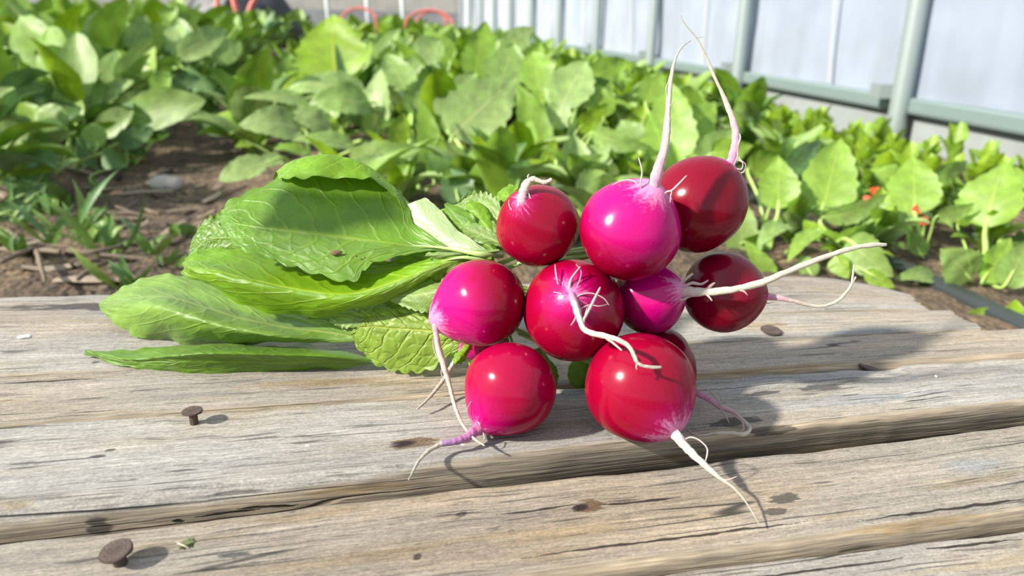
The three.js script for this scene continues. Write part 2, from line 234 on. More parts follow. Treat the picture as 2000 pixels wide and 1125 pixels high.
for (const P of PLANKS) {
  const zb = line(...P.b), zf = line(...P.f), th = 0.019, sd = P.n * 17;
  const wMid = zf(0) - zb(0), mat = woodMat(sd, P.tx, P.tl, wMid + 0.03, P.tone, MARKS[P.n], P.n === 4);
  const prof = []; // [t across 0 back .. 1 front, kind]; sampled along the section: up the back, over the top, down the front, under
  const NT = 26;
  const back = (x) => zb(x) + 0.0012 * (fbm(x * 26, 1.5, sd, 3) - 0.5) + (P.n === 4 ? 0.0035 * smooth(0.62, 0.8, fbm(x * 30, 7.5, sd + 3, 2)) : 0) + (P.n === 1 && x > 0.17 ? 1.1 * (x - 0.17) ** 2 * 9 * 0.9 : 0) + 0.0018 * (vn(x * 70, 2, sd + 5) - 0.5);
  const front = (x) => zf(x) + 0.0012 * (fbm(x * 22, 4.5, sd + 1, 3) - 0.5) + 0.0006 * (fbm(x * 160, 6, sd + 7, 2) - 0.5);
  const NX = 260, geo = grid(NX, NT + 13, (u, v) => {
    const k = Math.round(v * (NT + 13)); let x = lerp(P.x0, P.x1, u);
    const b = back(x), f = front(x), cb = P.ch[0], cf = P.n === 3 ? lerp(0.002, P.ch[1], smooth(-0.05, 0.1, x)) : P.n === 4 ? lerp(0.0085, P.ch[1], smooth(-0.12, 0.02, x)) : P.ch[1];
    const top = P.y + 0.0007 * (fbm(x * 9, P.n * 3.1, sd + 2, 2) - 0.5);
    let z, y, vv; const wv = f - b;
    if (k < 3) { z = b + [0.001, 0, 0][k]; y = top - [th, th * 0.5, cb][k]; vv = -[th, th * 0.5, cb][k]; }
    else if (k <= NT + 3) { const t = (k - 3) / NT; z = lerp(b + cb, f - cf, t); vv = (z - b) / wv * wMid;
      y = top + 0.0006 * (fbm(x * 14, z * 120, sd + 4, 3) - 0.5) - 0.0012 * Math.max(0, fbm(x * 18, z * 340, sd + 6, 2) - 0.6); }
    else { const q = k - NT - 3, m = [[0.5, -0.13], [0.85, -0.45], [1, -0.9], [1.0, -1.5], [0.98, -2.3], [0.96, -3]][Math.min(5, q - 1)]; vv = wMid + (q <= 3 ? cf * 0.45 * q : q <= 6 ? cf * 1.35 + (th - cf) * (q - 3) / 3 : 0.024);
      if (q <= 6) { z = f - cf + cf * m[0]; y = q <= 3 ? top + cf * m[1] : top - lerp(cf * 0.85, th, (q - 3) / 3); z += (q > 1 ? 0.0012 : 0.0005) * (fbm(x * 20, y * 260, sd + 8, 3) - 0.5); if (P.n === 4 && q > 3) z -= 0.0042 * smooth(-0.06, 0.06, x) * (q - 3) / 3; }
      else { z = lerp(f - 0.004, b + 0.001, (q - 6) / 4); y = top - th; } }
    // weathered end grain: the ends of the far planks are broken off unevenly
    if (u > 0.985) x += (P.n <= 2 ? 0.004 * (vn(z * 160, 1, sd) - 0.5) + 0.002 * (vn(z * 900, 3, sd) - 0.5) : 0) + (P.n === 2 ? (z - b) * 0.12 : P.n === 1 ? -(f - z) * 0.02 : 0);
    return { p: V3(x, y, z), uv: [(x - P.tx) / P.tl, (vv + 0.003) / (wMid + 0.03)] };
  });
  // end caps
  const caps = [];
  for (const i of [0, NX]) { const w = NT + 14, pos = geo.attributes.position, s = new THREE.Shape(), pts = []; for (let k = 0; k < w; k++) pts.push(new THREE.Vector3().fromBufferAttribute(pos, i * w + k));
    const c = pts.reduce((a, q) => a.add(q), V3(0, 0, 0)).multiplyScalar(1 / w); c.x = pts[10].x;
    caps.push(grid(w - 1, 1, (u, v) => { const q = pts[Math.round(u * (w - 1))]; return { p: v ? c : q, uv: [q.z * 3, q.y * 6 + v * 0.05] }; })); }
  const m = part('plank', mergeGeometries([geo, ...caps]), mat, bench);
}
{ // two bearers and four short legs under the planks
  const wm = std({ color: rgb(0.2, 0.16, 0.11), roughness: 0.9 });
  for (const x of [-0.3, 0.13]) {
    part('bearer', new THREE.BoxGeometry(0.04, 0.035, 0.3).translate(x, -0.0385, -0.285), wm, bench);
    for (const z of [-0.17, -0.39]) part('leg', new THREE.BoxGeometry(0.045, -GY - 0.05, 0.045).translate(x, (GY - 0.045) / 2, z), wm, bench);
  }
}
const rust = std({ color: rgb(0.15, 0.11, 0.088), roughness: 0.72, metalness: 0.35, bumpMap: soilBump, bumpScale: 0.0012 });
function nail(base, h, rHead, lean, tilt = 0) { // round wire nail: lathe with a dished head
  const r = rHead * 0.42, pr = [[0, 0], [r, 0], [r * 0.98, h - rHead * 0.42], [rHead * 0.82, h - rHead * 0.22], [rHead, h - rHead * 0.12], [rHead, h], [rHead * 0.9, h + rHead * 0.08], [rHead * 0.3, h + rHead * 0.03], [0, h + rHead * 0.02]];
  const g = new THREE.LatheGeometry(pr.map((q) => new THREE.Vector2(...q)), 28); const p = g.attributes.position;
  for (let i = 0; i < p.count; i++) { const a = Math.atan2(p.getZ(i), p.getX(i)), k = 1 + 0.06 * (vn(Math.cos(a) * 2 + 4, Math.sin(a) * 2 + p.getY(i) * 900, 3) - 0.5) * 2; p.setX(i, p.getX(i) * k); p.setZ(i, p.getZ(i) * k); }
  g.rotateX(tilt); g.rotateZ(lean); g.computeVertexNormals(); g.translate(base.x, base.y, base.z);
  return part('nail', g, rust, bench);
}
nail(onPlane(381, 838, -0.001), 0.0078, 0.0037, 0.02).userData.label = 'rusty nail standing half out of the third plank';
nail(onPlane(238, 1105, -0.0058), 0.0062, 0.0047, 0.1, 0.14).userData.label = 'rusty nail in the front plank, its head raised';
nail(onPlane(1505, 652, -0.001), 0.0022, 0.0052, -0.06, 0.1).userData.label = 'nearly flat nail in the plank right of the radishes';
nail(onPlane(1695, 728, -0.003), 0.0025, 0.0048, -0.25, -0.1).userData.label = 'bent nail head at the joint of two planks';
// ---------------------------------------------------------------- leaf surfaces
function leafTexture(seed, W, H, nl) { // veins: midrib, laterals, net; returns colour and bump
  const r = rng(seed), cell = 72, cw = Math.ceil(W / cell), ch = Math.ceil(H / cell), px = [];
  for (let i = 0; i < cw * ch; i++) px.push([r(), r()]);
  const bump = new Uint8Array(W * H * 4), col = new Uint8Array(W * H * 4);
  for (let j = 0; j < H; j++) for (let i = 0; i < W; i++) {
    const u = (i + 0.5) / W, v = (j + 0.5) / H, a = Math.abs(v - 0.5) * 2, side = v > 0.5 ? 1 : 0;
    const wob = 0.05 * (fbm(u * 5 + 20 * side, a * 5, seed + 3, 2) - 0.5);
    const q = (u - 0.32 * Math.pow(a, 1.25) + wob + side * 0.035) * nl, d = Math.abs(q - Math.round(q)) / nl;
    const lat = Math.exp(-Math.pow(d / lerp(0.0085, 0.0035, a), 2)) * smooth(1.02, 0.75, a);
    const mid = Math.exp(-Math.pow(a / lerp(0.05, 0.012, u), 2));
    // net of small veins: distance between the two nearest of scattered points
    const cx = i / cell + 0.5 * fbm(u * 24, v * 14, seed, 2), cy = j / cell + 0.5 * fbm(u * 24, v * 14, seed + 1, 2); let f1 = 9, f2 = 9;
    for (let y = -1; y <= 1; y++) for (let x = -1; x <= 1; x++) { const X = Math.floor(cx) + x, Y = Math.floor(cy) + y, c = px[((Y + ch * 4) % ch) * cw + ((X + cw * 4) % cw)], D = Math.hypot(X + c[0] - cx, Y + c[1] - cy); if (D < f1) { f2 = f1; f1 = D; } else if (D < f2) f2 = D; }
    const net = smooth(0.07, 0.0, f2 - f1), vein = Math.max(mid, lat * 0.85, net * 0.22);
    const m = fbm(u * 9, v * 6, seed + 9, 4), fine = vn(u * 300, v * 160, seed + 13);
    const k = 0.80 + 0.22 * (m - 0.5) + 0.07 * (fine - 0.5), o = (j * W + i) * 4, w = Math.max(mid * 0.75, lat * 0.36, net * 0.07);
    col[o] = 255 * clamp(lerp(k * 0.92, 1.0, w)); col[o + 1] = 255 * clamp(lerp(k, 1.0, w * 0.7)); col[o + 2] = 255 * clamp(lerp(k * 0.9, 1.0, w)); col[o + 3] = 255;
    const h = 0.5 * (1 - vein) * (0.55 + 0.45 * smooth(0, 0.45, f2 - f1)) + 0.4 * m; bump[o] = bump[o + 1] = bump[o + 2] = 255 * clamp(h + 0.1); bump[o + 3] = 255;
  }
  const mk = (d, s) => { const t = new THREE.DataTexture(d, W, H, THREE.RGBAFormat); t.magFilter = t.minFilter = THREE.LinearFilter; t.wrapS = t.wrapT = THREE.ClampToEdgeWrapping; if (s) t.colorSpace = THREE.SRGBColorSpace; t.needsUpdate = true; return t; };
  return [mk(col, true), mk(bump, false)];
}
const [LC, LB] = leafTexture(5, 1024, 512, 9), [LC2, LB2] = leafTexture(8, 768, 512, 7);
const leafM = (r, g, b, o = {}) => phy({ color: rgb(r, g, b), map: LC, bumpMap: LB, bumpScale: 0.00055, roughness: 0.46, specularIntensity: 0.7, transmission: 0.34, thickness: 0, ...o });
const leafGreen = leafM(0.225, 0.395, 0.02), leafLime = leafM(0.30, 0.50, 0.007), leafPale = leafM(0.40, 0.52, 0.15, { bumpScale: 0.0002 }), leafSoft = leafM(0.34, 0.50, 0.085), leafUnder = leafM(0.42, 0.54, 0.07, { map: LC2, bumpMap: LB2, bumpScale: -0.0011 });
const smallGreen = leafM(0.225, 0.395, 0.02, { bumpScale: 0.00015 }), smallLime = leafM(0.30, 0.50, 0.007, { bumpScale: 0.00015 });
const petioleM = phy({ color: rgb(0.40, 0.55, 0.17), roughness: 0.4, transmission: 0.2, thickness: 0, vertexColors: true });
// rows run from leaf base to tip, each a list of points [px, py, depth] across the blade
function blade(rows, o = {}) {
  const { scallop = 0.0012, lobes = 13, ripple = 0.0012, seed = 1, nu = 90, nv = 40, mid = 0.5 } = o;
  const R = rows.map((r) => r.map((q) => at(...q)));
  const nc = R[0].length, cols = []; for (let c = 0; c < nc; c++) cols.push(R.map((r) => r[c]));
  const S = (u, v) => cr(cols.map((c) => cr(c, u)), v);
  return grid(nu, nv, (u, v) => {
    const p = S(u, v), e = 0.004, a = S(Math.min(1, u + e), v).sub(S(Math.max(0, u - e), v)), b = S(u, Math.min(1, v + e)).sub(S(u, Math.max(0, v - e))), n = new THREE.Vector3().crossVectors(a, b).normalize();
    if (!isFinite(n.x)) n.set(0, 0, 0);
    const edge = Math.abs(2 * v - 1), tipw = smooth(1, 0.93, u);
    const amp = ripple * (Math.pow(edge, 3) * 1.4 * (fbm(u * 13, v * 3 + seed, seed, 2) - 0.5) * 2 + 0.8 * (fbm(u * 9, v * 7, seed + 7, 3) - 0.5)) * smooth(0, 0.15, u);
    p.addScaledVector(n, amp);
    if (edge > 0.8 && b.lengthSq() > 1e-12) { const lob = Math.abs(Math.sin(u * Math.PI * lobes + 3 * fbm(u * 6, v > 0.5 ? 2 : 9, seed, 2))); p.addScaledVector(b.normalize(), (v > 0.5 ? 1 : -1) * scallop * (edge - 0.8) * 5 * (lob - 0.5) * smooth(0.08, 0.25, u) * tipw); }
    const vv = v < mid ? v / mid * 0.5 : 0.5 + (v - mid) / (1 - mid) * 0.5;
    return { p, uv: [u, vv] };
  });
}
// ---------------------------------------------------------------- radishes
const bulbBump = dataTex(512, 512, (u, v, o) => { o[0] = o[1] = o[2] = 0.5 + 0.35 * (fbm(u * 40, v * 30, 3, 3) - 0.5) + 0.3 * (vn(u * 230, v * 150, 5) - 0.5) + 0.35 * (vn(u * 160, v * 110, 8) > 0.86 ? vn(u * 160, v * 110, 8) - 0.86 : 0); }, false);
const bulbM = phy({ vertexColors: true, roughness: 0.5, clearcoat: 0.55, clearcoatRoughness: 0.165, bumpMap: bulbBump, bumpScale: 0.00016, specularIntensity: 0.02 });
const rootM = phy({ vertexColors: true, roughness: 0.5, transmission: 0.15, thickness: 0, bumpMap: bulbBump, bumpScale: 0.0004 });
const hairM = phy({ color: rgb(0.58, 0.46, 0.42), roughness: 0.5, transmission: 0.3, thickness: 0 });
const CRIMSON = [0.232, 0.0006, 0.018], DEEP = [0.13, 0.001, 0.014], MAGENTA = [0.43, 0.0015, 0.135], PINK = [0.62, 0.24, 0.42];
const mix3 = (a, b, t) => [lerp(a[0], b[0], t), lerp(a[1], b[1], t), lerp(a[2], b[2], t)];
// px, py, depth: centre; r: radius; root: [px, py, depth] of the point where the root leaves the skin; mag: how far magenta reaches from the root; squash along the axis
function radish(o) {
  const c = at(...o.c), root = thing('radish', c, o.label, 'radish', 'radishes of the bunch');
  const tip = at(...o.root), ax = tip.clone().sub(c).normalize(), r = o.r, rnd = rng(o.seed);
  const e1 = (Math.abs(ax.y) < 0.9 ? V3(0, 1, 0) : V3(1, 0, 0)); e1.addScaledVector(ax, -e1.dot(ax)).normalize(); const e2 = new THREE.Vector3().crossVectors(ax, e1);
  const cone = o.cone || 0.1, el = o.el || 1, base = o.base || CRIMSON, NU = 90, NV = 112;
  const g = grid(NU, NV, (u, v) => {
    const th = u * Math.PI, a = v * 2 * Math.PI, ca = Math.cos(a), sa = Math.sin(a);
    let al = Math.cos(th) * el, ra = Math.sin(th);
    ra *= 1 - cone * 1.3 * smooth(0.15, 1, Math.cos(th)); al += cone * 0.9 * Math.pow(Math.max(0, Math.cos(th)), 14) + cone * 0.5 * smooth(0.2, 1, Math.cos(th));
    const k = r * (1 + 0.035 * (fbm(ca * 0.9 + 4, sa * 0.9 + al + 7, o.seed, 2) - 0.5) * 2 * Math.sin(th));
    const p = c.clone().addScaledVector(ax, al * k).addScaledVector(e1, ca * ra * k).addScaledVector(e2, sa * ra * k);
    const n = fbm(ca * 3 + 9, sa * 3 + al * 3 + 9, o.seed + 5, 4), st = fbm(Math.atan2(sa, ca) * 9 + 30, al * 4 + 8, o.seed + 8, 3), gr = vn(v * 180, u * 90, o.seed);
    const s = th / Math.PI + 0.14 * (n - 0.5) + 0.05 * (st - 0.5) + 0.03 * (gr - 0.5);
    let q = mix3(base, DEEP, smooth(0.62, 0.95, s) * (o.deep ?? 0.5));
    q = mix3(q, MAGENTA, smooth(o.mag + 0.16, o.mag - 0.16, s)); q = mix3(q, PINK, smooth((o.pink || 0.13) + 0.05, (o.pink || 0.13) - 0.08, s + 0.09 * (st - 0.5) + 0.05 * (gr - 0.5)) * 0.9);
    const d = 1 + 0.16 * (n - 0.5) + 0.05 * (gr - 0.5);
    return { p, c: [q[0] * d, q[1] * d, q[2] * d], uv: [v * 2, u] };
  });
  part('bulb', g, bulbM, root);
  const wc = (u, a) => { const w = smooth(0, (o.white || 0.35) * 1.3, u + 0.16 * (fbm(u * 30, Math.cos(a) + 4, o.seed, 2) - 0.5)), sp = vn(u * 60, Math.cos(a) * 2 + 5, o.seed + 3); const q = mix3(mix3(PINK, MAGENTA, o.violet ? 0.5 : 0.05), o.violet && u < 0.5 ? [0.42, 0.25, 0.5] : [0.62, 0.57, 0.45], w); const k = 1 - 0.25 * (sp > 0.82 ? 1 : 0) * (1 - w * 0.6); return [q[0], q[1] * k, q[2] * k]; };
  if (o.tap) { const t = part('taproot', pxTube(o.tap.map((q) => [q[0], q[1], q[2], q[3] * 1.2]), { seg: 90, sides: 10, col: wc, wob: 0.28, seed: o.seed, flat: o.flat || 0.85 }), rootM, root);
    for (const h of o.hairs || []) { const m = pxTube(h.map((q) => [q[0], q[1], q[2], q[3] * 1.25]), { seg: 24, sides: 5, wob: 0.25, seed: o.seed + 2 }); part('rootlet', m, hairM, t); } }
  // crown: short stems that leave the back of the bulb
  for (const s of o.stems || []) part('petiole', pxTube(s, { seg: 36, sides: 9, flat: 0.7, col: (u) => mix3([1.0, 0.9, 1.0], [0.85, 1, 0.7], u) }), petioleM, root);
  for (const l of o.leaves || []) { const m = part('leaf', blade(l.rows, l), l.mat, root); if (l.label) m.userData.label = l.label; for (const q of l.spots || []) part('blemish', pxTube(q, { seg: 10, sides: 8, flat: 0.35, wob: 0.5, seed: 4 }), spotM, m); if (l.stem) part('petiole', pxTube(l.stem, { seg: 40, sides: 9, flat: 0.6, col: () => [1, 1, 1] }), petioleM, m); }
  return root;
}
const spotM = std({ color: rgb(0.13, 0.085, 0.04), roughness: 0.9 });
const same = (x, y, d, n = 3) => Array.from({ length: n }, (_, i) => [x, y + i * 2, d]);
const L1 = { spots: [[[644, 492, .3212, 3], [652, 495, .3205, 12], [660, 494, .3203, 11], [669, 491, .3205, 3]], [[692, 499, .3195, 2], [695, 500, .319, 4], [698, 501, .3195, 2]], [[709, 502, .319, 1.5], [712, 503, .3185, 3], [715, 504, .319, 1.5]]], seed: 3, mat: leafGreen, label: 'broad bright leaf on top with a dark brown blemish', lobes: 12, scallop: 0.0022, rows: [
  [[878, 484, .316], [878, 487, .316], [878, 490, .316]], [[815, 440, .328], [810, 480, .322], [800, 492, .32]], [[788, 385, .336], [730, 470, .324], [722, 520, .32]], [[735, 350, .342], [650, 460, .326], [682, 548, .317]],
  [[660, 330, .346], [590, 452, .328], [600, 528, .32]], [[570, 338, .347], [530, 446, .330], [530, 507, .323]], [[490, 372, .346], [482, 440, .333], [475, 488, .326]], [[440, 405, .343], [448, 435, .335], [444, 462, .331]], [[428, 432, .34], [428, 434, .338], [430, 436, .336]]],
  stem: [[985, 500, .318, 9], [940, 497, .312, 11], [885, 487, .3155, 7], [845, 482, .3175, 4], [805, 479, .3205, 1]] };
const L2 = { seed: 5, mat: leafLime, label: 'leaf behind the broad top leaf, its pale rim rolled over', lobes: 9, scallop: 0.0016, nv: 48, rows: [
  [[890, 478, .330], [890, 479, .331], [890, 480, .332], [890, 482, .332]], [[812, 418, .332], [806, 402, .338], [800, 440, .342], [785, 485, .342]], [[775, 385, .332], [760, 362, .340], [715, 420, .346], [685, 500, .346]], [[715, 350, .332], [700, 318, .342], [640, 400, .350], [600, 485, .35]],
  [[640, 345, .332], [632, 303, .344], [575, 380, .352], [545, 455, .352]], [[575, 350, .336], [570, 314, .347], [548, 365, .353], [525, 415, .353]], [[545, 350, .345], [540, 336, .349], [532, 355, .352], [522, 385, .353]]],
  stem: [[1060, 490, .318, 9], [980, 485, .325, 10], [890, 480, .332, 2]] };
const L3 = { seed: 7, mat: leafGreen, lobes: 9, scallop: 0.002, rows: [
  [[640, 470, .352], [640, 490, .352], [640, 505, .352]], [[520, 430, .36], [520, 475, .358], [520, 520, .36]], [[440, 421, .364], [440, 465, .362], [440, 518, .364]], [[402, 430, .366], [397, 472, .365], [385, 512, .366]], [[376, 462, .367], [370, 485, .367], [366, 512, .367]]] };
const L4 = { seed: 9, mat: leafLime, label: 'long glossy leaf folded like a boat', lobes: 10, scallop: 0.0006, nu: 110, nv: 56, ripple: 0.0018, mid: 0.62, rows: [
  [[915, 498, .313], [915, 500, .312], [915, 503, .312], [915, 506, .313]], [[850, 505, .322], [850, 511, .318], [850, 522, .316], [850, 538, .318]], [[780, 512, .334], [780, 524, .326], [785, 548, .318], [780, 582, .322]], [[690, 512, .346], [690, 536, .334], [692, 578, .320], [690, 612, .327]],
  [[600, 500, .352], [600, 524, .338], [602, 575, .322], [602, 621, .331]], [[520, 492, .356], [516, 510, .342], [508, 556, .325], [500, 600, .334]], [[450, 484, .358], [440, 507, .345], [428, 535, .330], [420, 565, .337]], [[392, 484, .357], [385, 508, .347], [376, 525, .336], [372, 541, .340]], [[364, 500, .352], [357, 512, .348], [355, 517, .343], [356, 522, .343]]],
  stem: [[1010, 545, .325, 9], [960, 515, .315, 10], [905, 503, .3115, 6], [860, 512, .3165, 1]] };
const L5 = { seed: 11, mat: leafSoft, label: 'long leaf lying low, its tip bent down over the planks', lobes: 11, scallop: 0.0016, nu: 110, nv: 56, ripple: 0.0022, mid: 0.45, rows: [
  [[715, 655, .337], [715, 660, .335], [715, 665, .335], [715, 668, .336]], [[655, 622, .346], [645, 640, .340], [630, 663, .336], [630, 668, .340]], [[570, 600, .356], [556, 628, .346], [535, 657, .331], [535, 671, .352]], [[488, 570, .366], [474, 606, .354], [452, 642, .332], [440, 673, .357]],
  [[410, 546, .376], [394, 582, .362], [375, 622, .337], [350, 668, .362]], [[330, 538, .384], [318, 568, .370], [312, 602, .346], [280, 653, .367]], [[262, 554, .388], [252, 575, .376], [250, 597, .362], [226, 630, .372]], [[198, 588, .386], [194, 592, .384], [193, 597, .382], [194, 602, .380]]],
  stem: [[985, 640, .325, 8], [900, 640, .332, 9], [800, 655, .340, 9], [715, 660, .3355, 2]] };
const L6 = { seed: 13, mat: leafGreen, label: 'lowest leaf, lying on the planks with its underside and midrib showing', lobes: 9, scallop: 0.001, nu: 110, nv: 48, mid: 0.72, rows: [
  [[725, 700, .336], [725, 703, .335], [725, 707, .335], [725, 711, .336]], [[640, 680, .346], [632, 692, .330], [630, 704, .331], [630, 722, .339]], [[560, 674, .351], [545, 689, .327], [545, 706, .330], [545, 728, .336]], [[480, 671, .352], [470, 687, .325], [465, 703, .329], [460, 730, .334]],
  [[410, 669, .352], [398, 687, .325], [390, 704, .328], [380, 729, .333]], [[340, 673, .351], [325, 692, .330], [315, 705, .331], [300, 724, .334]], [[262, 683, .350], [248, 697, .337], [238, 704, .337], [228, 710, .339]], [[172, 682, .346], [167, 684, .345], [166, 686, .345], [166, 688, .346]]],
  stem: [[995, 690, .305, 8], [905, 690, .334, 9], [800, 705, .342, 9], [728, 705, .337, 2]] };
const L7 = { seed: 15, mat: leafUnder, label: 'rounded leaf showing its net-veined underside', lobes: 10, scallop: 0.0016, nv: 48, rows: [
  [[930, 640, .322], [930, 645, .322], [930, 650, .322]], [[872, 616, .327], [876, 650, .324], [884, 690, .326]], [[826, 592, .332], [826, 645, .327], [838, 722, .331]], [[780, 583, .335], [775, 642, .329], [786, 726, .3335]], [[735, 588, .337], [730, 638, .331], [742, 716, .335]], [[700, 604, .337], [700, 640, .333], [708, 690, .336]], [[684, 634, .336], [685, 645, .335], [688, 660, .336]]],
  stem: [[960, 655, .326, 8], [930, 645, .322, 3]] };
const L8 = { seed: 17, mat: leafPale, scallop: 0.001, rows: [[[905, 552, .312], [905, 560, .312], [905, 568, .312]], [[850, 548, .322], [850, 572, .316], [856, 606, .318]], [[795, 552, .330], [795, 576, .322], [806, 604, .322]], [[735, 572, .334], [738, 576, .330], [742, 580, .328]]] };
const L9 = { seed: 19, mat: leafPale, scallop: 0.0008, rows: [[[720, 612, .334], [720, 622, .333], [720, 634, .332]], [[690, 603, .338], [680, 616, .335], [672, 640, .333]], [[645, 608, .341], [640, 616, .339], [640, 628, .337]], [[602, 618, .343], [602, 620, .343], [602, 622, .343]]] };
const L10 = { seed: 21, mat: phy({ color: rgb(0.34, 0.44, 0.2), roughness: 0.3, transmission: 0.25, thickness: 0, bumpMap: LB2, bumpScale: 0.0002 }), label: 'broad pale shiny leaf stalk', scallop: 0.0001, ripple: 0.0004, rows: [[[962, 494, .315], [961, 495, .314], [960, 496, .314]], [[930, 474, .317], [922, 482, .3155], [912, 490, .3155]], [[890, 446, .324], [878, 466, .320], [862, 480, .321]], [[858, 408, .330], [838, 432, .327], [816, 456, .329]], [[830, 386, .334], [808, 394, .333], [785, 404, .335]]] };
const L11 = { seed: 23, mat: leafPale, label: 'small pale leaf standing behind the upper left radish', scallop: 0.0016, rows: [[[1000, 460, .325], [1000, 465, .325], [1000, 470, .325]], [[972, 392, .334], [960, 420, .332], [950, 446, .332]], [[930, 376, .338], [922, 402, .336], [915, 425, .336]], [[888, 398, .338], [886, 404, .338], [886, 412, .338]]] };
const strip = (b, t, w, d0, d1, mat, seed) => { const dx = t[0] - b[0], dy = t[1] - b[1], L = Math.hypot(dx, dy), nx = -dy / L, ny = dx / L; const row = (k, ww) => [-1, 0, 1].map((q) => [lerp(b[0], t[0], k) + nx * q * ww, lerp(b[1], t[1], k) + ny * q * ww, lerp(d0, d1, k) + (q ? 0.002 : 0)]); return { seed, mat: ({ [leafGreen.uuid]: smallGreen, [leafLime.uuid]: smallLime })[mat.uuid] || mat, scallop: 0.0003, lobes: 6, ripple: 0.0008, nu: 50, nv: 18, rows: [row(0, w * 0.18), row(0.3, w * 0.35), row(0.6, w * 0.5), row(0.85, w * 0.38), row(1, 1)] }; };
const T1 = strip([965, 490], [868, 398], 40, .316, .332, leafGreen, 31), T2 = strip([975, 480], [905, 412], 40, .318, .332, leafLime, 32), T3 = strip([960, 505], [800, 498], 34, .312, .327, leafGreen, 33), T4 = strip([985, 470], [930, 430], 36, .318, .33, leafPale, 34),
  T5 = strip([985, 478], [900, 440], 34, .314, .322, leafPale, 35), T6 = strip([1000, 395], [985, 366], 46, .334, .342, leafLime, 36), T7 = strip([950, 530], [835, 540], 30, .312, .324, leafLime, 37), T8 = strip([1050, 680], [1078, 762], 46, .318, .312, leafGreen, 38), T9 = strip([1150, 660], [1130, 768], 56, .328, .332, leafGreen, 39), T10 = strip([920, 670], [888, 712], 24, .31, .306, leafLime, 40), T11 = strip([960, 700], [915, 720], 26, .31, .306, leafLime, 41), T12 = strip([930, 515], [845, 528], 30, .31, .32, leafGreen, 42);
const T13 = strip([965, 500], [760, 512], 52, .322, .342, leafGreen, 43), T14 = strip([970, 470], [840, 420], 56, .328, .340, leafLime, 44), T15 = strip([980, 520], [800, 560], 50, .322, .340, leafGreen, 45), T16 = strip([975, 490], [830, 500], 20, .312, .318, leafPale, 46), T17 = strip([960, 620], [720, 600], 60, .33, .347, leafGreen, 47), T18 = strip([960, 455], [915, 395], 44, .322, .334, leafLime, 48);
const crown = (x, y, d, gx = 960, gy = 520, gd = .326) => [[[x, y, d, 8], [lerp(x, gx, 0.5), lerp(y, gy, 0.5) + 6, lerp(d, gd, 0.5) + .006, 9], [gx, gy, gd, 9]], [[x + 6, y + 4, d, 7], [lerp(x, gx, 0.5) + 12, lerp(y, gy, 0.5) + 16, lerp(d, gd, 0.5) + .003, 8], [gx + 10, gy + 10, gd, 8]]];
radish({ seed: 1, c: [1050, 441, .300], r: 0.0161, root: [1022, 402, .289], mag: 0.06, pink: 0.05, cone: 0.1, label: 'crimson radish at the upper left of the bunch, its short root curling over the top',
  tap: [[1022, 418, .289, 20], [1019, 397, .286, 17], [1022, 376, .286, 15], [1030, 358, .286, 13], [1040, 350, .2855, 11], [1052, 353, .285, 8], [1064, 356, .2845, 7], [1079, 350, .284, 6]],
  hairs: [[[1030, 372, .286, 3], [1036, 390, .2855, 2], [1031, 402, .2855, 2], [1024, 407, .286, 1]], [[1018, 385, .286, 2], [1012, 395, .2855, 2], [1016, 408, .286, 1]], [[1036, 350, .286, 4], [1031, 345, .285, 3], [1034, 340, .285, 2]], [[994, 390, .2885, 1], [996, 405, .287, 2], [1010, 418, .2865, 2], [1022, 422, .2865, 1]], [[1000, 402, .2875, 1], [1012, 412, .2865, 2], [1024, 414, .2865, 1]]],
  stems: crown(1058, 470, .313), leaves: [L1, T1] });
radish({ seed: 2, c: [1232, 449, .2861], r: 0.0188, root: [1272, 378, .275], mag: 0.47, pink: 0.15, cone: 0.1, label: 'magenta radish at the top with a long pale root rising upright',
  tap: [[1270, 392, .2755, 24], [1276, 365, .273, 20], [1286, 330, .272, 16], [1298, 288, .271, 14], [1303, 245, .271, 11], [1306, 200, .271, 9], [1309, 165, .271, 8], [1314, 135, .271, 5], [1322, 108, .271, 3.5], [1334, 90, .271, 2.5], [1350, 79, .271, 1.5]],
  hairs: [[[1256, 378, .2722, 2], [1251, 360, .2705, 3], [1254, 335, .270, 3], [1247, 307, .270, 2]], [[1195, 362, .279, 1], [1215, 353, .276, 2], [1238, 354, .2735, 2], [1254, 375, .272, 1.5]], [[1290, 388, .2745, 2], [1302, 375, .272, 3], [1315, 370, .271, 3], [1342, 342, .270, 2]], [[1312, 373, .271, 2], [1310, 383, .271, 2.5], [1309, 396, .271, 1]], [[1299, 250, .2708, 2], [1306, 232, .2705, 2.5], [1308, 212, .2706, 2], [1305, 190, .271, 1]], [[1304, 215, .2708, 2], [1311, 205, .2705, 1.6], [1317, 198, .2705, 1]], [[1303, 190, .2708, 2], [1301, 172, .2705, 2], [1306, 160, .2707, 2], [1308, 150, .271, 1]]],
  stems: crown(1222, 480, .302, 1000, 500), leaves: [L2, T14, T18] });
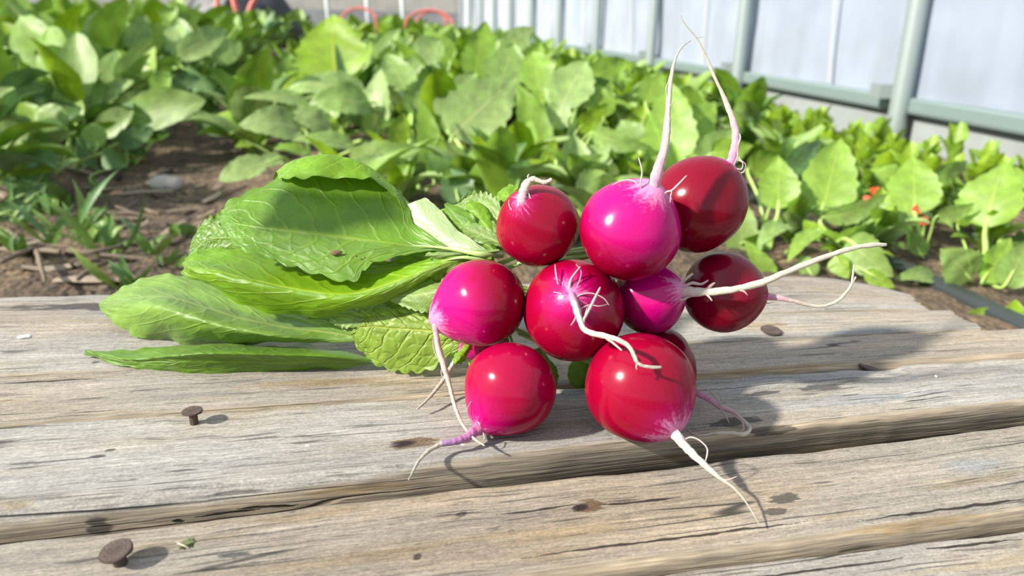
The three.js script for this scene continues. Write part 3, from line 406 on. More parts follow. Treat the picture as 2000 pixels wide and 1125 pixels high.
radish({ seed: 3, c: [1364, 400, .3056], r: 0.0182, root: [1424, 330, .300], mag: 0.02, pink: 0.02, cone: 0.02, el: 1.08, deep: 0.8, base: [0.16, 0.0008, 0.011], label: 'dark red radish at the upper right, its root bending up to the left',
  tap: [[1420, 338, .302, 16], [1428, 318, .300, 16], [1434, 292, .299, 15], [1437, 262, .299, 13], [1432, 235, .299, 11], [1423, 212, .299, 9], [1409, 178, .299, 6.5], [1393, 145, .299, 5.5], [1378, 108, .299, 4], [1362, 77, .299, 3], [1347, 58, .299, 2.5], [1335, 43, .299, 2], [1329, 29, .299, 1.2]], white: 0.4,
  hairs: [[[1437, 300, .2985, 2], [1446, 312, .298, 2.5], [1456, 322, .298, 2.5], [1452, 336, .298, 2.5], [1438, 340, .2985, 2], [1430, 345, .299, 1.5]], [[1436, 310, .2985, 2], [1450, 318, .2975, 2], [1448, 330, .2975, 2], [1436, 330, .298, 2], [1434, 340, .299, 1.5]], [[1441, 258, .2985, 2], [1446, 268, .298, 2.5], [1441, 285, .298, 2.5], [1440, 305, .298, 2], [1432, 325, .2985, 1.5]], [[1440, 363, .3005, 2], [1450, 360, .299, 2], [1461, 357, .299, 1]], [[1358, 77, .299, 1], [1366, 73, .299, 1], [1378, 73, .299, .7]]],
  stems: crown(1350, 430, .322, 1040, 505), leaves: [L3, T13] });
radish({ seed: 4, c: [937, 592, .300], r: 0.0172, root: [862, 622, .2985], mag: 0.46, pink: 0.17, cone: 0.12, el: 1.04, label: 'magenta radish at the left, its white root hanging down to the boards',
  tap: [[872, 618, .298, 20], [856, 622, .2965, 15], [851, 640, .2955, 12], [854, 668, .295, 11], [864, 705, .294, 11], [876, 745, .293, 9], [886, 785, .290, 7], [900, 822, .284, 6], [922, 853, .277, 5], [947, 871, .271, 3]],
  hairs: [[[852, 650, .295, 1], [846, 665, .2945, 2], [850, 690, .2945, 2], [862, 712, .294, 1]], [[866, 715, .2935, 2], [862, 728, .293, 2], [868, 745, .293, 1]]],
  stems: crown(968, 560, .314, 985, 530), leaves: [L4, T3] });
radish({ seed: 5, c: [1120, 605, .297], r: 0.0195, root: [1117, 580, .2785], mag: 0.15, pink: 0.06, cone: 0.05, label: 'crimson radish in the middle, a branching white root down its front',
  tap: [[1114, 572, .279, 14], [1122, 592, .275, 13], [1131, 618, .2735, 14], [1139, 640, .2715, 11], [1152, 649, .2695, 10], [1180, 656, .2655, 10], [1206, 663, .262, 9], [1228, 676, .2605, 8], [1238, 694, .260, 8], [1247, 710, .2598, 7], [1268, 717, .2598, 7], [1293, 717, .260, 5]], white: 0.18,
  hairs: [[[1138, 628, .2725, 4], [1148, 610, .272, 5], [1158, 590, .272, 5], [1173, 560, .2725, 3]], [[1184, 660, .265, 5], [1200, 672, .2635, 4], [1215, 685, .2625, 3]], [[1084, 516, .2835, 1.5], [1086, 535, .2805, 3], [1090, 556, .279, 2]], [[1112, 566, .2785, 4], [1114, 548, .2785, 4], [1122, 535, .279, 3], [1134, 520, .280, 2]], [[1122, 570, .2785, 2], [1131, 550, .279, 2], [1135, 530, .280, 2], [1125, 516, .281, 1]], [[1124, 582, .2768, 3], [1136, 575, .277, 2.5], [1156, 573, .2765, 2], [1178, 582, .2765, 2], [1190, 597, .277, 1]], [[1130, 605, .275, 2], [1150, 596, .2755, 2], [1170, 598, .2755, 2], [1188, 594, .277, 1]], [[1128, 612, .2735, 3], [1122, 626, .273, 3], [1115, 636, .274, 2]], [[1116, 577, .2785, 3], [1098, 574, .2785, 2], [1080, 570, .280, 1]], [[1246, 708, .2598, 4], [1243, 716, .2595, 3], [1244, 722, .2597, 2]], [[1140, 632, .272, 4], [1146, 603, .2725, 1.5], [1150, 598, .2725, 1]]],
  stems: crown(1112, 600, .314, 1000, 560), leaves: [L5, T8] });
radish({ seed: 6, c: [1270, 580, .3079], r: 0.0147, root: [1322, 567, .297], mag: 0.46, pink: 0.16, cone: 0.2, label: 'magenta radish between the middle ones with a long straight white root pointing right',
  tap: [[1312, 568, .2985, 26], [1332, 568, .2945, 20], [1360, 570, .2915, 17], [1400, 569, .2885, 14], [1440, 564, .2865, 12], [1487, 552, .286, 11], [1540, 530, .286, 10], [1600, 506, .287, 9], [1660, 486, .288, 8], [1700, 479, .2885, 8], [1733, 478, .289, 5]], white: 0.22,
  hairs: [[[1326, 556, .2945, 5], [1338, 546, .2935, 5], [1354, 534, .2935, 4]], [[1336, 560, .2935, 4], [1352, 553, .2925, 5], [1370, 555, .292, 4], [1384, 547, .2915, 3]], [[1380, 566, .2895, 4], [1388, 558, .2888, 5], [1397, 552, .2885, 2]], [[1378, 574, .2895, 3], [1385, 580, .289, 3], [1391, 588, .2888, 2]], [[1445, 567, .286, 3], [1454, 570, .2858, 3], [1460, 577, .2858, 1]], [[1318, 578, .2955, 4], [1330, 586, .294, 4], [1346, 580, .293, 3], [1360, 577, .292, 2]]],
  stems: crown(1235, 590, .321, 1010, 560), leaves: [L8, T15, T16] });
radish({ seed: 7, c: [1414, 570, .3111], r: 0.0162, root: [1487, 577, .3085], mag: 0.03, pink: 0.035, cone: 0.04, deep: 0.7, base: [0.16, 0.0008, 0.013], label: 'small dark red radish at the far right edge of the bunch, root tip curled up',
  tap: [[1480, 576, .3085, 18], [1495, 578, .3075, 14], [1520, 582, .3065, 9], [1550, 588, .306, 7], [1580, 596, .306, 6], [1608, 598, .306, 6], [1635, 588, .306, 6], [1655, 568, .306, 5], [1666, 550, .306, 5], [1672, 540, .306, 3]], white: 0.4,
  hairs: [[[1664, 552, .306, 4], [1666, 535, .306, 4], [1668, 516, .306, 2]], [[1490, 583, .3075, 2], [1498, 592, .3072, 2], [1512, 590, .307, 1]]],
  stems: crown(1370, 575, .326, 1030, 560), leaves: [L10, T5] });
radish({ seed: 8, c: [996, 760, .289], r: 0.0173, root: [938, 830, .2825], mag: 0.2, pink: 0.06, cone: 0.1, base: [0.27, 0.001, 0.03], violet: true, label: 'crimson radish standing at the lower left with a violet root on the board',
  tap: [[948, 822, .2835, 30], [934, 838, .2805, 22], [915, 852, .2775, 16], [890, 862, .2745, 12], [862, 868, .2725, 9], [838, 880, .2695, 7], [820, 898, .2655, 6], [808, 918, .2615, 5], [798, 938, .258, 3]], white: 0.5,
  hairs: [[[922, 782, .279, 1], [914, 796, .2785, 2], [914, 812, .279, 2], [925, 826, .2795, 1]], [[931, 818, .279, 2.5], [936, 828, .2782, 2.5], [939, 834, .2785, 1]], [[944, 845, .2785, 2], [946, 858, .276, 2], [940, 864, .275, 1]]],
  stems: crown(1010, 720, .302, 985, 640), leaves: [L6, T10] });
radish({ seed: 9, c: [1250, 757, .2848], r: 0.0203, root: [1310, 832, .275], mag: 0.16, pink: 0.12, cone: 0.06, label: 'large crimson radish at the front right, thick white root reaching over the board edge',
  tap: [[1300, 824, .2755, 26], [1316, 845, .2725, 22], [1334, 866, .2700, 18], [1352, 885, .268, 15], [1372, 904, .265, 12], [1392, 922, .263, 9], [1412, 938, .261, 6], [1432, 952, .259, 4], [1452, 974, .256, 3.2], [1468, 998, .252, 3], [1477, 1014, .2495, 2.6], [1484, 1027, .2475, 1.5]], white: 0.16,
  hairs: [[[1338, 858, .269, 2], [1350, 854, .267, 2.5], [1366, 860, .266, 2.5], [1380, 874, .265, 2.5], [1381, 888, .2645, 2.5], [1377, 902, .2645, 1.5]], [[1294, 812, .2748, 2], [1304, 824, .273, 4], [1318, 836, .2715, 3], [1330, 848, .270, 2]], [[1402, 930, .262, 3], [1418, 938, .2605, 3], [1440, 930, .2605, 1.5]], [[1322, 838, .2715, 3], [1330, 852, .270, 3], [1334, 864, .2695, 2]]],
  stems: crown(1240, 730, .302, 1000, 640), leaves: [L9, T9, T17] });
radish({ seed: 10, c: [1283, 711, .3191], r: 0.0157, root: [1350, 757, .3165], mag: 0.02, pink: 0.03, cone: 0.08, deep: 0.8, base: [0.15, 0.001, 0.014], label: 'dark red radish half hidden behind the large front one, root looped on the board',
  tap: [[1345, 757, .317, 14], [1362, 768, .3125, 11], [1382, 778, .3105, 10], [1404, 793, .308, 9], [1424, 801, .306, 9], [1442, 813, .3025, 8], [1458, 828, .2985, 8], [1464, 840, .2955, 8], [1452, 848, .2935, 8], [1428, 846, .294, 7], [1404, 846, .294, 6], [1384, 846, .294, 3]], white: 0.55,
  hairs: [[[1362, 754, .3125, 2], [1378, 758, .3115, 2], [1396, 772, .3095, 2.5], [1408, 792, .3065, 2]], [[1406, 798, .3065, 3], [1416, 810, .304, 2.5], [1424, 826, .301, 1.5]], [[1396, 845, .294, 3], [1372, 850, .2935, 2.5], [1352, 846, .2945, 2], [1340, 836, .297, 1]], [[1424, 806, .304, 2], [1448, 822, .2995, 2.5], [1452, 838, .296, 2.5], [1444, 848, .2935, 1.5]]],
  stems: crown(1262, 690, .332, 1010, 600), leaves: [L11, T2] });
radish({ seed: 11, c: [944, 668, .322], r: 0.0095, root: [905, 688, .318], mag: 0.3, pink: 0.1, cone: 0.2, label: 'small radish hidden behind the left ones, its thin root slanting down to the boards',
  tap: [[912, 684, .319, 12], [898, 692, .317, 10], [884, 712, .314, 9], [866, 742, .3115, 7], [846, 768, .307, 6], [830, 785, .303, 5], [815, 799, .2995, 3]], white: 0.3,
  stems: crown(960, 650, .328, 985, 600), leaves: [L7, T4, T6, T7, T11, T12] });
{ // loose crumbs and scraps on the boards
  const scrap = (name, px, py, h, size, mat, label, cat, group, seed, fl = 0.4) => { const p = onPlane(px, py, h); const g = new THREE.IcosahedronGeometry(size, 2), a = g.attributes.position, r = rng(seed), ox = r() * 9;
    for (let i = 0; i < a.count; i++) { const k = 0.7 + 0.7 * vn(a.getX(i) / size * 1.6 + ox + 4, a.getZ(i) / size * 1.6 + a.getY(i) / size + 4, seed); a.setXYZ(i, a.getX(i) * k * 1.4, a.getY(i) * k * fl, a.getZ(i) * k * 0.8); }
    g.computeVertexNormals(); const m = new THREE.Mesh(g, mat); m.name = numbered(name); m.position.copy(p).add(V3(0, size * fl * 0.6, 0)); m.rotation.y = r() * 6; m.castShadow = m.receiveShadow = true; tag(m, label, cat, group); scene.add(m); };
  const pale = std({ color: rgb(0.75, 0.72, 0.66), roughness: 0.8 }), straw = std({ color: rgb(0.5, 0.42, 0.3), roughness: 0.9 });
  scrap('wood_flake', 45, 660, 0, 0.0022, pale, 'pale flake lying on the plank beside the left edge', 'flake', null, 3, 0.35);
  [[1690, 990, -0.007], [1735, 936, -0.007], [1828, 736, 0.001], [1460, 835, 0.001], [904, 870, 0.001], [1040, 852, 0.001], [1620, 930, -0.007], [600, 872, .001], [1420, 705, 0], [980, 1083, -.007], [760, 715, 0]].forEach((q, i) => scrap('crumb', q[0], q[1], q[2], 0.00035 + 0.0003 * ((i * 7) % 5) / 5, pale, 'tiny pale crumb on the weathered planks', 'crumb', 'pale crumbs on the planks', 20 + i, 0.6));
  const t = thing('leaf_scrap', onPlane(365, 1068, -0.007), 'torn green scrap of leaf beside the front nail', 'leaf scrap');
  part('leaf', strip([352, 1072], [378, 1058], 16, .2245, .2235, leafGreen, 51).rows.length ? blade(strip([350, 1070], [382, 1056], 18, .2225, .2215, leafGreen, 51).rows, { seed: 51, nu: 20, nv: 8, ripple: 0.0006, scallop: 0.0001 }) : null, leafM(0.16, 0.2, 0.06, { bumpScale: 0.0001 }), t);
  part('stem', pxTube([[345, 1060, .2235, 3], [360, 1066, .2215, 3], [376, 1074, .2225, 2]], { seg: 12, sides: 5 }), straw, t);
  const hr = thing('root_hair', onPlane(898, 1010, -0.007), 'short dark curl of dried root on the front plank', 'root hair');
  part('strand', pxTube([[885, 1014, .239, 2], [893, 1012, .2388, 3], [901, 1008, .2388, 3], [902, 1002, .2395, 2]], { seg: 12, sides: 5 }), std({ color: rgb(0.12, 0.09, 0.06), roughness: 0.9 }), hr);
}
// ---------------------------------------------------------------- the beds of greens behind the bench
const bedLeaf = (r, g, b, o = {}) => phy({ color: rgb(r, g, b), map: LC2, roughness: 0.5, specularIntensity: 0.7, transmission: 0.42, thickness: 0, ...o });
const GR = { lime: bedLeaf(0.44, 0.60, 0.02), mid: bedLeaf(0.36, 0.52, 0.05), pale: bedLeaf(0.54, 0.65, 0.24), soft: bedLeaf(0.45, 0.58, 0.17), blue: bedLeaf(0.26, 0.40, 0.17), dark: bedLeaf(0.18, 0.32, 0.05), fresh: bedLeaf(0.45, 0.62, 0.09), frill: bedLeaf(0.50, 0.65, 0.04) };
const stalkM = phy({ color: rgb(0.42, 0.60, 0.14), roughness: 0.5, transmission: 0.2, thickness: 0 });
const widthOf = { // outline of half the blade from base to tip, 0..1
  spoon: (t) => Math.pow(Math.sin(Math.PI * Math.pow(t, 0.72)), 0.62) * (0.86 + 0.14 * t),
  radish: (t) => Math.pow(Math.sin(Math.PI * Math.pow(t, 0.62)), 0.75) * 0.98,
  lobed: (t) => (t < 0.3 ? 0.34 + 0.3 * Math.abs(Math.sin(t * 22)) : Math.pow(Math.sin(Math.PI * clamp(0.18 + 0.82 * (t - 0.3) / 0.7)), 0.8)),
  narrow: (t) => Math.pow(Math.sin(Math.PI * Math.pow(t, 0.8)), 1.1),
};
function bladeAt(B, T, W, roll, droop, kind, seed, o = {}) { // blade from B to T, W wide, face rolled about its axis away from the camera
  const ax = T.clone().sub(B), L = ax.length(); ax.normalize();
  const n0 = camera.position.clone().sub(B).normalize().addScaledVector(SUN, o.sun ?? 0.6); n0.addScaledVector(ax, -n0.dot(ax)).normalize(); n0.applyAxisAngle(ax, roll);
  const cx = new THREE.Vector3().crossVectors(ax, n0), w = widthOf[kind], ser = kind === 'spoon' ? 0.02 : 0.075, cup = o.cup ?? 0.16, dn = o.down ?? 0;
  return grid(18, 8, (u, v) => {
    const q = (v - 0.5) * 2, e = Math.abs(q); let hw = W / 2 * Math.max(0.03, w(u)) * (1 + ser * Math.sin(u * 44 + (q > 0 ? 1 : 0)) * smooth(0.1, 0.3, u) + 0.16 * (vn(u * 4, (q > 0 ? 3 : 7), seed) - 0.5));
    const p = B.clone().addScaledVector(ax, u * L).addScaledVector(cx, q * hw).addScaledVector(n0, droop * L * 4 * u * (1 - u) + cup * hw * e * e + 0.05 * W * (fbm(u * 5, v * 3, seed, 2) - 0.5) * 2 * (0.4 + e)).addScaledVector(V3(0, -1, 0), dn * L * u * u);
    return { p, uv: [u, v] };
  });
}
function hand(plant, list, rootW) { // list: [bx, by, tx, ty, widthPx, dBase, dTip, kind, material, roll, droop]
  const P = plant.position;
  list.forEach((q, i) => {
    const [bx, by, tx, ty, wpx, dB, dT, kind, mat, roll = 0.3, droop = 0.05] = q, B = at(bx, by, dB), T = at(tx, ty, dT), W = wpx / FPX * (dB + dT) / 2;
    const m = part('leaf', bladeAt(B, T, W, roll, droop, kind, i * 7 + Math.round(bx), { sun: bx > 1420 ? 0.2 : 0.6 }), GR[mat], plant);
    const root = P.clone().add(V3(0.012 * Math.sin(i * 2.4), 0, 0.012 * Math.cos(i * 2.4))), mid = root.clone().lerp(B, 0.55).add(V3(0, 0.12 * Math.max(0, B.y - root.y), 0)), ax = T.clone().sub(B).multiplyScalar(0.6).add(B);
    part('stalk', tube([root, mid, B, ax], [0.0032, 0.0028, 0.0022, 0.0008].map((r) => r * clamp(W / 0.05, 0.5, 1.3)), { seg: 18, sides: 6 }), stalkM, m);
  });
}
const rootAt = (px, py, d) => { const p = at(px, py, d); p.y = GY; return p; };
const LEFT = 'leafy greens of the left bed', MIDB = 'leafy greens of the middle bed', RIGHTB = 'leafy greens of the right bed';
const near = [];
function nearPlant(label, r, list) { const t = thing('leafy_green', rootAt(...r), label, 'plant'); near.push(t.position); hand(t, list); return t; }
nearPlant('spoon-leaved green at the left with a huge upright pair of leaves', [110, 250, 1.62], [
  [125, 172, 38, 32, 105, 1.6, 1.66, 'spoon', 'mid', 0.1, 0.05], [150, 178, 95, 55, 95, 1.56, 1.62, 'spoon', 'mid', -0.25, 0.08], [-10, 215, 28, 108, 62, 1.5, 1.5, 'spoon', 'fresh', 0.5, 0.05], [182, 95, 190, 22, 44, 1.9, 1.9, 'spoon', 'pale', 0.3, 0.1],
  [255, 100, 287, 30, 46, 1.9, 1.92, 'spoon', 'soft', 0.4], [296, 105, 313, 42, 30, 1.9, 1.95, 'spoon', 'lime', 0.8], [60, 170, 20, 120, 50, 1.55, 1.5, 'spoon', 'mid', 0.9], [150, 120, 225, 95, 40, 1.8, 1.75, 'spoon', 'blue', 1.0]]);
nearPlant('spoon-leaved green at the left path edge, one broad leaf pointing over the soil', [250, 290, 1.42], [
  [245, 236, 402, 196, 82, 1.42, 1.4, 'spoon', 'soft', 0.1, 0.07], [196, 225, 228, 98, 62, 1.5, 1.54, 'spoon', 'soft', 0.2, 0.08], [178, 218, 262, 158, 48, 1.46, 1.45, 'spoon', 'pale', -0.3, 0.1], [372, 212, 458, 256, 52, 1.55, 1.5, 'spoon', 'blue', 0.8, 0.12], [100, 252, 228, 238, 34, 1.36, 1.33, 'spoon', 'mid', 1.0, 0.08],
  [55, 275, 152, 255, 32, 1.26, 1.24, 'spoon', 'pale', 0.7, 0.06], [236, 262, 292, 304, 40, 1.42, 1.4, 'spoon', 'blue', 0.6], [150, 268, 196, 335, 40, 1.3, 1.28, 'spoon', 'blue', 0.4], [176, 345, 200, 384, 24, 1.16, 1.15, 'spoon', 'blue', 0.2], [60, 215, 160, 210, 60, 1.4, 1.36, 'spoon', 'blue', 0.7], [215, 250, 330, 262, 46, 1.45, 1.4, 'spoon', 'dark', 0.9]]);
nearPlant('spoon-leaved green cut by the left edge, pale cupped leaves low down', [10, 360, 1.16], [
  [-15, 295, 58, 238, 70, 1.16, 1.14, 'spoon', 'pale', 0.3, 0.08], [-20, 335, 78, 275, 52, 1.12, 1.1, 'spoon', 'fresh', 0.8, 0.1], [10, 338, 122, 320, 26, 1.08, 1.06, 'spoon', 'mid', 1.1, 0.05], [-20, 260, 60, 232, 46, 1.2, 1.2, 'spoon', 'soft', 0.2, 0.05], [70, 360, 110, 300, 36, 1.12, 1.14, 'spoon', 'blue', 0.3], [20, 390, 90, 360, 40, 1.05, 1.05, 'spoon', 'blue', 0.6], [-10, 420, 60, 400, 50, 1.0, 1.0, 'spoon', 'blue', 0.5]]);
nearPlant('crowded spoon-leaved green low at the left, many small pale leaves', [130, 330, 1.3], [
  [110, 300, 20, 285, 60, 1.28, 1.24, 'spoon', 'pale', 0.4, 0.08], [130, 250, 70, 215, 64, 1.34, 1.34, 'spoon', 'soft', 0.2, 0.1], [150, 245, 120, 165, 60, 1.38, 1.42, 'spoon', 'fresh', 0.2, 0.06], [165, 235, 190, 150, 56, 1.4, 1.44, 'spoon', 'soft', 0.1, 0.06], [190, 260, 262, 215, 54, 1.36, 1.36, 'spoon', 'pale', 0.2, 0.1], [120, 320, 60, 320, 50, 1.2, 1.18, 'spoon', 'blue', 0.5, 0.08], [160, 310, 110, 345, 44, 1.18, 1.14, 'spoon', 'mid', 0.6, 0.1],
  [200, 300, 250, 322, 44, 1.24, 1.2, 'spoon', 'blue', 0.4, 0.1], [190, 290, 180, 240, 50, 1.3, 1.32, 'spoon', 'mid', 0.3, 0.05], [230, 280, 300, 250, 44, 1.34, 1.34, 'spoon', 'blue', 0.4, 0.08], [90, 270, 40, 200, 56, 1.34, 1.36, 'spoon', 'fresh', 0.4, 0.06], [220, 240, 300, 180, 60, 1.5, 1.52, 'spoon', 'soft', 0.2, 0.08], [280, 200, 330, 140, 56, 1.6, 1.64, 'spoon', 'fresh', 0.2, 0.06], [300, 180, 390, 150, 48, 1.65, 1.65, 'spoon', 'blue', 0.4, 0.1], [240, 150, 300, 110, 50, 1.7, 1.72, 'spoon', 'soft', 0.3, 0.08]]);
nearPlant('dark-shaded spoon-leaved green farther along the left bed', [410, 190, 1.9], [
  [360, 135, 445, 190, 46, 1.9, 1.85, 'spoon', 'blue', 0.6, 0.1], [345, 112, 442, 58, 56, 1.9, 1.95, 'spoon', 'pale', 0.3, 0.1], [338, 105, 346, 48, 52, 1.95, 2.0, 'spoon', 'pale', 0.2, 0.08], [420, 125, 470, 80, 50, 2.0, 2.05, 'spoon', 'soft', 0.3], [300, 150, 352, 112, 44, 1.85, 1.85, 'spoon', 'fresh', 0.5], [400, 150, 470, 135, 40, 1.9, 1.9, 'spoon', 'dark', 0.7], [380, 190, 430, 215, 36, 1.8, 1.8, 'spoon', 'dark', 0.5]]);
nearPlant('big green at the corner of the middle bed with a tall rounded lime leaf', [650, 290, 1.62], [
  [655, 160, 648, 28, 142, 1.68, 1.72, 'radish', 'lime', 0.15, 0.04], [612, 165, 520, 178, 62, 1.6, 1.58, 'radish', 'lime', 0.5, 0.05], [665, 150, 705, 70, 60, 1.74, 1.76, 'radish', 'lime', 0.5, 0.05], [670, 165, 656, 85, 20, 1.58, 1.6, 'radish', 'blue', 0.9, 0.02], [715, 182, 556, 178, 74, 1.45, 1.42, 'radish', 'pale', 0.5, 0.14], [725, 208, 596, 212, 72, 1.38, 1.34, 'radish', 'soft', 0.3, 0.2], [735, 272, 745, 132, 72, 1.4, 1.42, 'radish', 'pale', -0.2, 0.06],
  [720, 250, 690, 170, 60, 1.42, 1.46, 'radish', 'soft', 0.3, 0.1]]);
nearPlant('pale green at the path corner, its lowest jagged leaf hanging over the soil', [600, 330, 1.28], [
  [605, 204, 474, 191, 38, 1.4, 1.36, 'radish', 'pale', 0.6, 0.08], [592, 252, 466, 244, 74, 1.3, 1.26, 'radish', 'pale', 0.3, 0.12], [550, 308, 426, 352, 56, 1.2, 1.16, 'lobed', 'pale', 0.2, 0.05], [645, 252, 556, 216, 56, 1.32, 1.3, 'radish', 'pale', 0.4, 0.14], [695, 287, 570, 274, 46, 1.2, 1.17, 'radish', 'soft', 0.6, 0.1], [682, 322, 826, 290, 66, 1.1, 1.07, 'radish', 'soft', 0.2, 0.12], [640, 300, 640, 220, 60, 1.32, 1.34, 'radish', 'lime', 0.5, 0.1],
  [600, 300, 535, 290, 40, 1.26, 1.25, 'radish', 'mid', 0.8, 0.1], [490, 280, 458, 288, 22, 1.24, 1.22, 'radish', 'lime', 0.3, 0.05], [700, 330, 780, 300, 30, 1.2, 1.2, 'radish', 'lime', 0.9, 0.1]]);
nearPlant('green behind the top leaf of the bunch, broad dark blades standing upright', [810, 400, 1.2], [
  [800, 322, 788, 400, 104, 1.15, 1.12, 'radish', 'mid', 0.2, 0.05], [848, 352, 822, 192, 52, 1.2, 1.24, 'radish', 'mid', 0.5, 0.04], [855, 355, 862, 265, 40, 1.16, 1.18, 'radish', 'lime', 0.6, 0.05], [795, 185, 755, 105, 66, 1.5, 1.54, 'radish', 'soft', 0.4, 0.06], [802, 135, 862, 78, 62, 1.6, 1.62, 'lobed', 'pale', 0.2, 0.06], [800, 225, 840, 150, 60, 1.4, 1.42, 'radish', 'soft', 0.5, 0.1], [770, 290, 790, 220, 46, 1.3, 1.32, 'radish', 'lime', 0.7], [880, 120, 830, 60, 60, 1.8, 1.8, 'radish', 'fresh', 0.5]]);
nearPlant('green in the middle with one very large pale leaf leaning right', [930, 360, 1.3], [
  [882, 268, 1008, 152, 122, 1.28, 1.32, 'radish', 'pale', 0.2, 0.06], [862, 236, 928, 140, 78, 1.36, 1.4, 'radish', 'pale', 0.3, 0.06], [1062, 305, 1012, 162, 62, 1.25, 1.28, 'radish', 'mid', 0.4, 0.05], [960, 292, 1046, 324, 40, 1.12, 1.08, 'radish', 'blue', 0.8, 0.2], [1100, 330, 950, 352, 34, 1.08, 1.05, 'radish', 'mid', 0.9, 0.06], [925, 155, 950, 42, 66, 1.6, 1.64, 'radish', 'mid', 0.4, 0.05], [978, 165, 1004, 85, 86, 1.55, 1.58, 'radish', 'soft', 0.4, 0.06], [980, 98, 1045, 55, 48, 1.75, 1.76, 'radish', 'pale', 0.3, 0.06], [940, 330, 905, 290, 40, 1.25, 1.25, 'radish', 'dark', 0.5], [900, 400, 880, 330, 70, 1.0, 1.02, 'radish', 'blue', 0.4, 0.08], [960, 400, 930, 320, 74, 1.02, 1.05, 'radish', 'mid', 0.5, 0.08], [1000, 380, 1030, 310, 60, 1.02, 1.04, 'radish', 'dark', 0.4, 0.08], [880, 360, 830, 300, 50, 1.06, 1.06, 'radish', 'dark', 0.5, 0.1]]);
nearPlant('green with jagged pale leaves in front of the pipe posts', [1090, 380, 1.25], [
  [1080, 250, 1143, 118, 90, 1.3, 1.33, 'lobed', 'pale', 0.1, 0.05], [1062, 210, 1040, 100, 70, 1.36, 1.4, 'lobed', 'fresh', 0.3, 0.05], [1150, 155, 1228, 118, 56, 1.45, 1.46, 'radish', 'fresh', 0.4, 0.06], [1135, 168, 1192, 158, 44, 1.4, 1.4, 'radish', 'blue', 0.9, 0.08], [1128, 254, 1188, 202, 40, 1.2, 1.2, 'radish', 'lime', 0.6, 0.06], [1158, 258, 1274, 288, 46, 1.12, 1.08, 'radish', 'soft', 0.4, 0.2], [1108, 334, 1178, 302, 44, 1.08, 1.06, 'radish', 'soft', 0.6, 0.1], [1060, 330, 1085, 270, 30, 1.12, 1.14, 'radish', 'lime', 0.5], [1180, 230, 1160, 165, 60, 1.3, 1.32, 'radish', 'mid', 0.5]]);
nearPlant('green behind the tall radish roots with an upright oval leaf', [1320, 380, 1.15], [
  [1312, 330, 1308, 160, 100, 1.16, 1.2, 'radish', 'fresh', 0.15, 0.05], [1328, 275, 1395, 205, 78, 1.2, 1.22, 'radish', 'fresh', 0.4, 0.08], [1250, 300, 1210, 235, 66, 1.2, 1.22, 'radish', 'soft', 0.4, 0.1], [1260, 200, 1290, 140, 56, 1.4, 1.42, 'radish', 'fresh', 0.5], [1390, 300, 1470, 285, 56, 1.1, 1.08, 'radish', 'fresh', 0.4, 0.1], [1360, 330, 1440, 250, 70, 1.12, 1.14, 'radish', 'soft', 0.3, 0.1]]);
nearPlant('young radish plant beside the dark red radish at the upper right', [1490, 520, 0.95], [
  [1520, 410, 1520, 308, 80, 0.94, 0.96, 'radish', 'fresh', 0.15, 0.05], [1450, 530, 1440, 375, 70, 0.92, 0.95, 'radish', 'soft', 0.4, 0.06], [1540, 440, 1478, 482, 46, 0.9, 0.88, 'radish', 'soft', 0.5, 0.16], [1602, 448, 1538, 512, 40, 0.88, 0.85, 'radish', 'fresh', 0.5, 0.1], [1448, 475, 1532, 446, 30, 0.9, 0.9, 'radish', 'mid', 0.8, 0.06], [1505, 560, 1455, 470, 50, 0.86, 0.87, 'radish', 'fresh', 0.6, 0.08], [1460, 330, 1520, 300, 60, 1.02, 1.02, 'radish', 'fresh', 0.5, 0.08], [1530, 335, 1602, 275, 48, 1.0, 1.02, 'radish', 'blue', 0.5, 0.1]]);
nearPlant('young radish plant behind the long white root, one tall serrated leaf facing forward', [1625, 520, 0.96], [
  [1602, 428, 1642, 270, 112, 0.95, 0.98, 'radish', 'fresh', 0.1, 0.04], [1608, 424, 1735, 378, 46, 0.9, 0.87, 'radish', 'soft', 0.5, 0.22], [1655, 468, 1745, 540, 78, 0.84, 0.81, 'radish', 'soft', 0.3, 0.1], [1632, 472, 1722, 440, 44, 0.88, 0.87, 'radish', 'fresh', 0.5, 0.14], [1630, 500, 1658, 544, 44, 0.84, 0.83, 'radish', 'fresh', 0.3], [1690, 530, 1748, 562, 36, 0.8, 0.79, 'radish', 'fresh', 0.4], [1600, 470, 1570, 430, 40, 0.9, 0.92, 'radish', 'lime', 0.6], [1590, 540, 1560, 500, 44, 0.85, 0.86, 'radish', 'soft', 0.5]]);
nearPlant('young radish plant with a broad blunt leaf, near the small red scrap', [1790, 530, 0.95], [
  [1787, 420, 1783, 305, 98, 0.94, 0.97, 'radish', 'fresh', 0.15, 0.05], [1830, 422, 1905, 398, 40, 0.92, 0.9, 'radish', 'soft', 0.6, 0.12], [1780, 448, 1738, 418, 50, 0.92, 0.93, 'radish', 'soft', 0.4], [1835, 548, 1748, 545, 44, 0.84, 0.82, 'radish', 'soft', 0.6, 0.12], [1760, 360, 1700, 330, 56, 1.02, 1.03, 'radish', 'fresh', 0.5, 0.1], [1820, 350, 1890, 315, 44, 1.05, 1.06, 'radish', 'soft', 0.7, 0.1], [1800, 500, 1775, 450, 40, 0.9, 0.92, 'radish', 'mid', 0.5], [1720, 470, 1690, 440, 36, 0.92, 0.93, 'radish', 'dark', 0.5]]);
